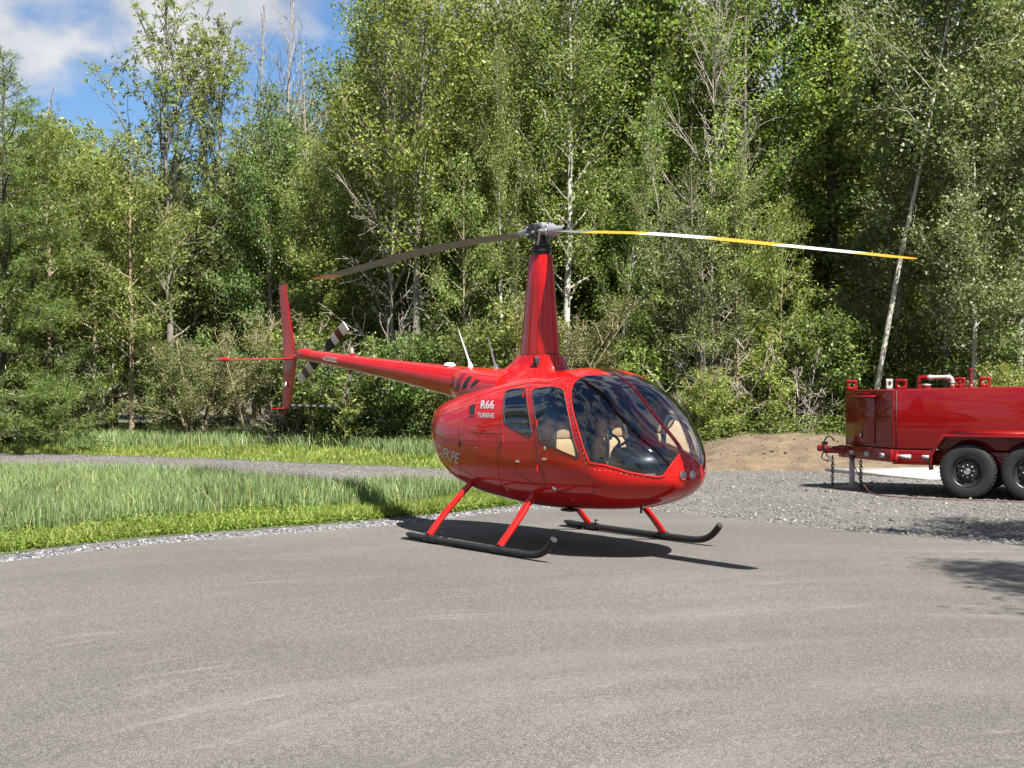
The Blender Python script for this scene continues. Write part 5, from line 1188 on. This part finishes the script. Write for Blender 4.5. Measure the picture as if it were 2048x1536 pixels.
def blades(name, X, Y, H, W, mat, label, seed, lean=.35):
    g = np.random.default_rng(seed); n = len(X); az = g.uniform(0, 6.28, n); ln = np.abs(g.normal(0, lean, n)); fa = g.uniform(0, 6.28, n)
    d = np.stack([np.cos(az), np.sin(az), 0 * az], 1); s_ = np.stack([np.cos(fa), np.sin(fa), 0 * fa], 1) * W[:, None] * .5; b = np.stack([X, Y, np.full(n, -.01)], 1)
    up = np.array([0, 0, 1.0]); lv = []
    for t, w in ((0, .8), (.45, 1.0), (.8, .6)):
        c = b + up * (H * t)[:, None] * 1.0 + d * (H * ln * t ** 2.2)[:, None]; lv += [c - s_ * w, c + s_ * w]
    lv.append(b + up * (H * (1 - .25 * ln ** 2))[:, None] + d * (H * ln * 1.15)[:, None])
    V = np.stack(lv, 1).reshape(-1, 3); o = 7 * np.arange(n)[:, None]
    Q = np.concatenate([o + np.array([0, 1, 3, 2]), o + np.array([2, 3, 5, 4])]); T = o + np.array([4, 5, 6])
    ob = mk(name, V, [Q, T], mat, kind='stuff'); ob['label'] = label; return ob
def scatter(poly, n, seed, xr, yr):
    g = np.random.default_rng(seed); X = g.uniform(*xr, n); Y = g.uniform(*yr, n); ok = inside(X, Y, poly) & (np.abs(X) < .355 * Y + .6); return X[ok], Y[ok], g
# near strip: tall cereal-like grass behind a low clover border
X, Y, g = scatter(NEAR, 420000, 51, (-11, 1), (12, 30)); de = edge_dist(X, Y, NEAR_FRONT); db = edge_dist(X, Y, NEAR_BACK[:-2])
patch = fbm(X, Y, 61, .9, 3); keep = (de > .62 + .22 * patch) & (g.uniform(0, 1, len(X)) < .5); keep &= ~((X > -.5) & (de < .9))
x, y, dd, bb = X[keep], Y[keep], de[keep], db[keep]; h = (.47 + .08 * patch[keep]) * np.clip(.55 + bb / 2.2, .5, 1) * np.clip(.45 + dd * .55, 0, 1) * g.uniform(.62, 1.12, len(x)) * np.interp(x, [-6, -3, -1, 1], [1, 1.0, .85, .5])
blades('tall_grass', x, y, h, g.uniform(.009, .017, len(x)), 'grass_tall', 'tall blue green grass between the pad and the gravel track', 52, .25)
keep = (g.uniform(0, 1, len(X)) < np.where(de < 1.2, .8, .14)) & (de > .05 + .05 * patch); x, y = X[keep], Y[keep]
blades('short_grass', x, y, g.uniform(.06, .22, len(x)), g.uniform(.007, .012, len(x)), 'grass_short', 'short bright grass at the edge of the near strip', 53, .6)
MAT['stalk'] = grass_mat('dry_stalks', [(0, (.16, .14, .06)), (.5, (.22, .20, .08)), (1, (.32, .29, .09))], .2)
q_ = (g.uniform(0, 1, len(X)) < .006) & (de > .3); x, y = X[q_], Y[q_]
blades('dry_stalks', x, y, g.uniform(.3, .62, len(x)), g.uniform(.004, .008, len(x)), 'stalk', 'scattered dry yellow stalks standing in the near grass', 59, .3)
# clover leaves
def leaflets(name, X, Y, Z, L, mat, label, seed):
    g = np.random.default_rng(seed); n = len(X); C = np.stack([X, Y, Z], 1); N = unit(g.normal(0, .45, (n, 3)) + np.array([0, 0, 1])); A = g.normal(0, 1, (n, 3)); A = unit(A - N * (A * N).sum(1, keepdims=True)); B = np.cross(N, A); L = L[:, None]
    V = np.stack([C - A * L * .5, C + B * L * .4, C + A * L * .5, C - B * L * .4], 1).reshape(-1, 3); o = mk(name, V, np.arange(4 * n).reshape(-1, 4), mat, kind='stuff'); o['label'] = label
keep = (de < .88 + .35 * patch) & (de > .03) & (g.uniform(0, 1, len(X)) < .95); x, y = X[keep], Y[keep]; x = np.concatenate([x, x + g.normal(0, .03, len(x))]); y = np.concatenate([y, y + g.normal(0, .03, len(y))]); q = np.concatenate([de[keep]] * 2)
leaflets('clover', x, y, g.uniform(.0, 1, len(x)) ** .7 * np.clip(.05 + q * .16, .04, .20) * (1 + .7 * fbm(x, y, 64, 2.2, 3)), g.uniform(.015, .042, len(x)), 'clover', 'low bright green clover bordering the stone strip', 54)
# far strip: short and bright in front, taller and bluish towards the wood
X, Y, g = scatter(FAR, 300000, 55, (-17, 4), (27, 46)); de = edge_dist(X, Y, FAR_FRONT); patch = fbm(X, Y, 62, .7, 3); keep = (de < 6) & (g.uniform(0, 1, len(X)) < .62); X, Y, de, patch = X[keep], Y[keep], de[keep], patch[keep]
tall = de > 1.7 + .5 * patch
h = np.where(tall, .46, np.interp(de, [0, .8, 1.7], [.07, .15, .26])) * g.uniform(.6, 1.1, len(X))
blades('tall_grass', X[tall], Y[tall], h[tall], g.uniform(.014, .024, tall.sum()), 'grass_tall', 'tall blue green grass along the foot of the wood', 56, .25)
blades('short_grass', X[~tall], Y[~tall], h[~tall], g.uniform(.014, .024, (~tall).sum()), 'grass_short', 'short yellow green grass beyond the gravel track', 57, .4)
# weeds at the foot of the right-hand wood
X = g.uniform(2, 13, 11000); Y = g.uniform(30, 33.5, 11000); Z = np.maximum(mound_h(X, Y), 0) if True else 0; ok = (np.abs(X) < .36 * Y) & (Y > 30.4 + .3 * fbm(X, Y, 63, 1.2, 3))
X, Y, Z = X[ok], Y[ok], Z[ok]; leaflets('ground_weeds', X, Y, Z + g.uniform(0, 1, len(X)) ** 1.5 * .4, g.uniform(.04, .09, len(X)), 'leaf_dark', 'low green weeds along the top of the dirt mound', 58)
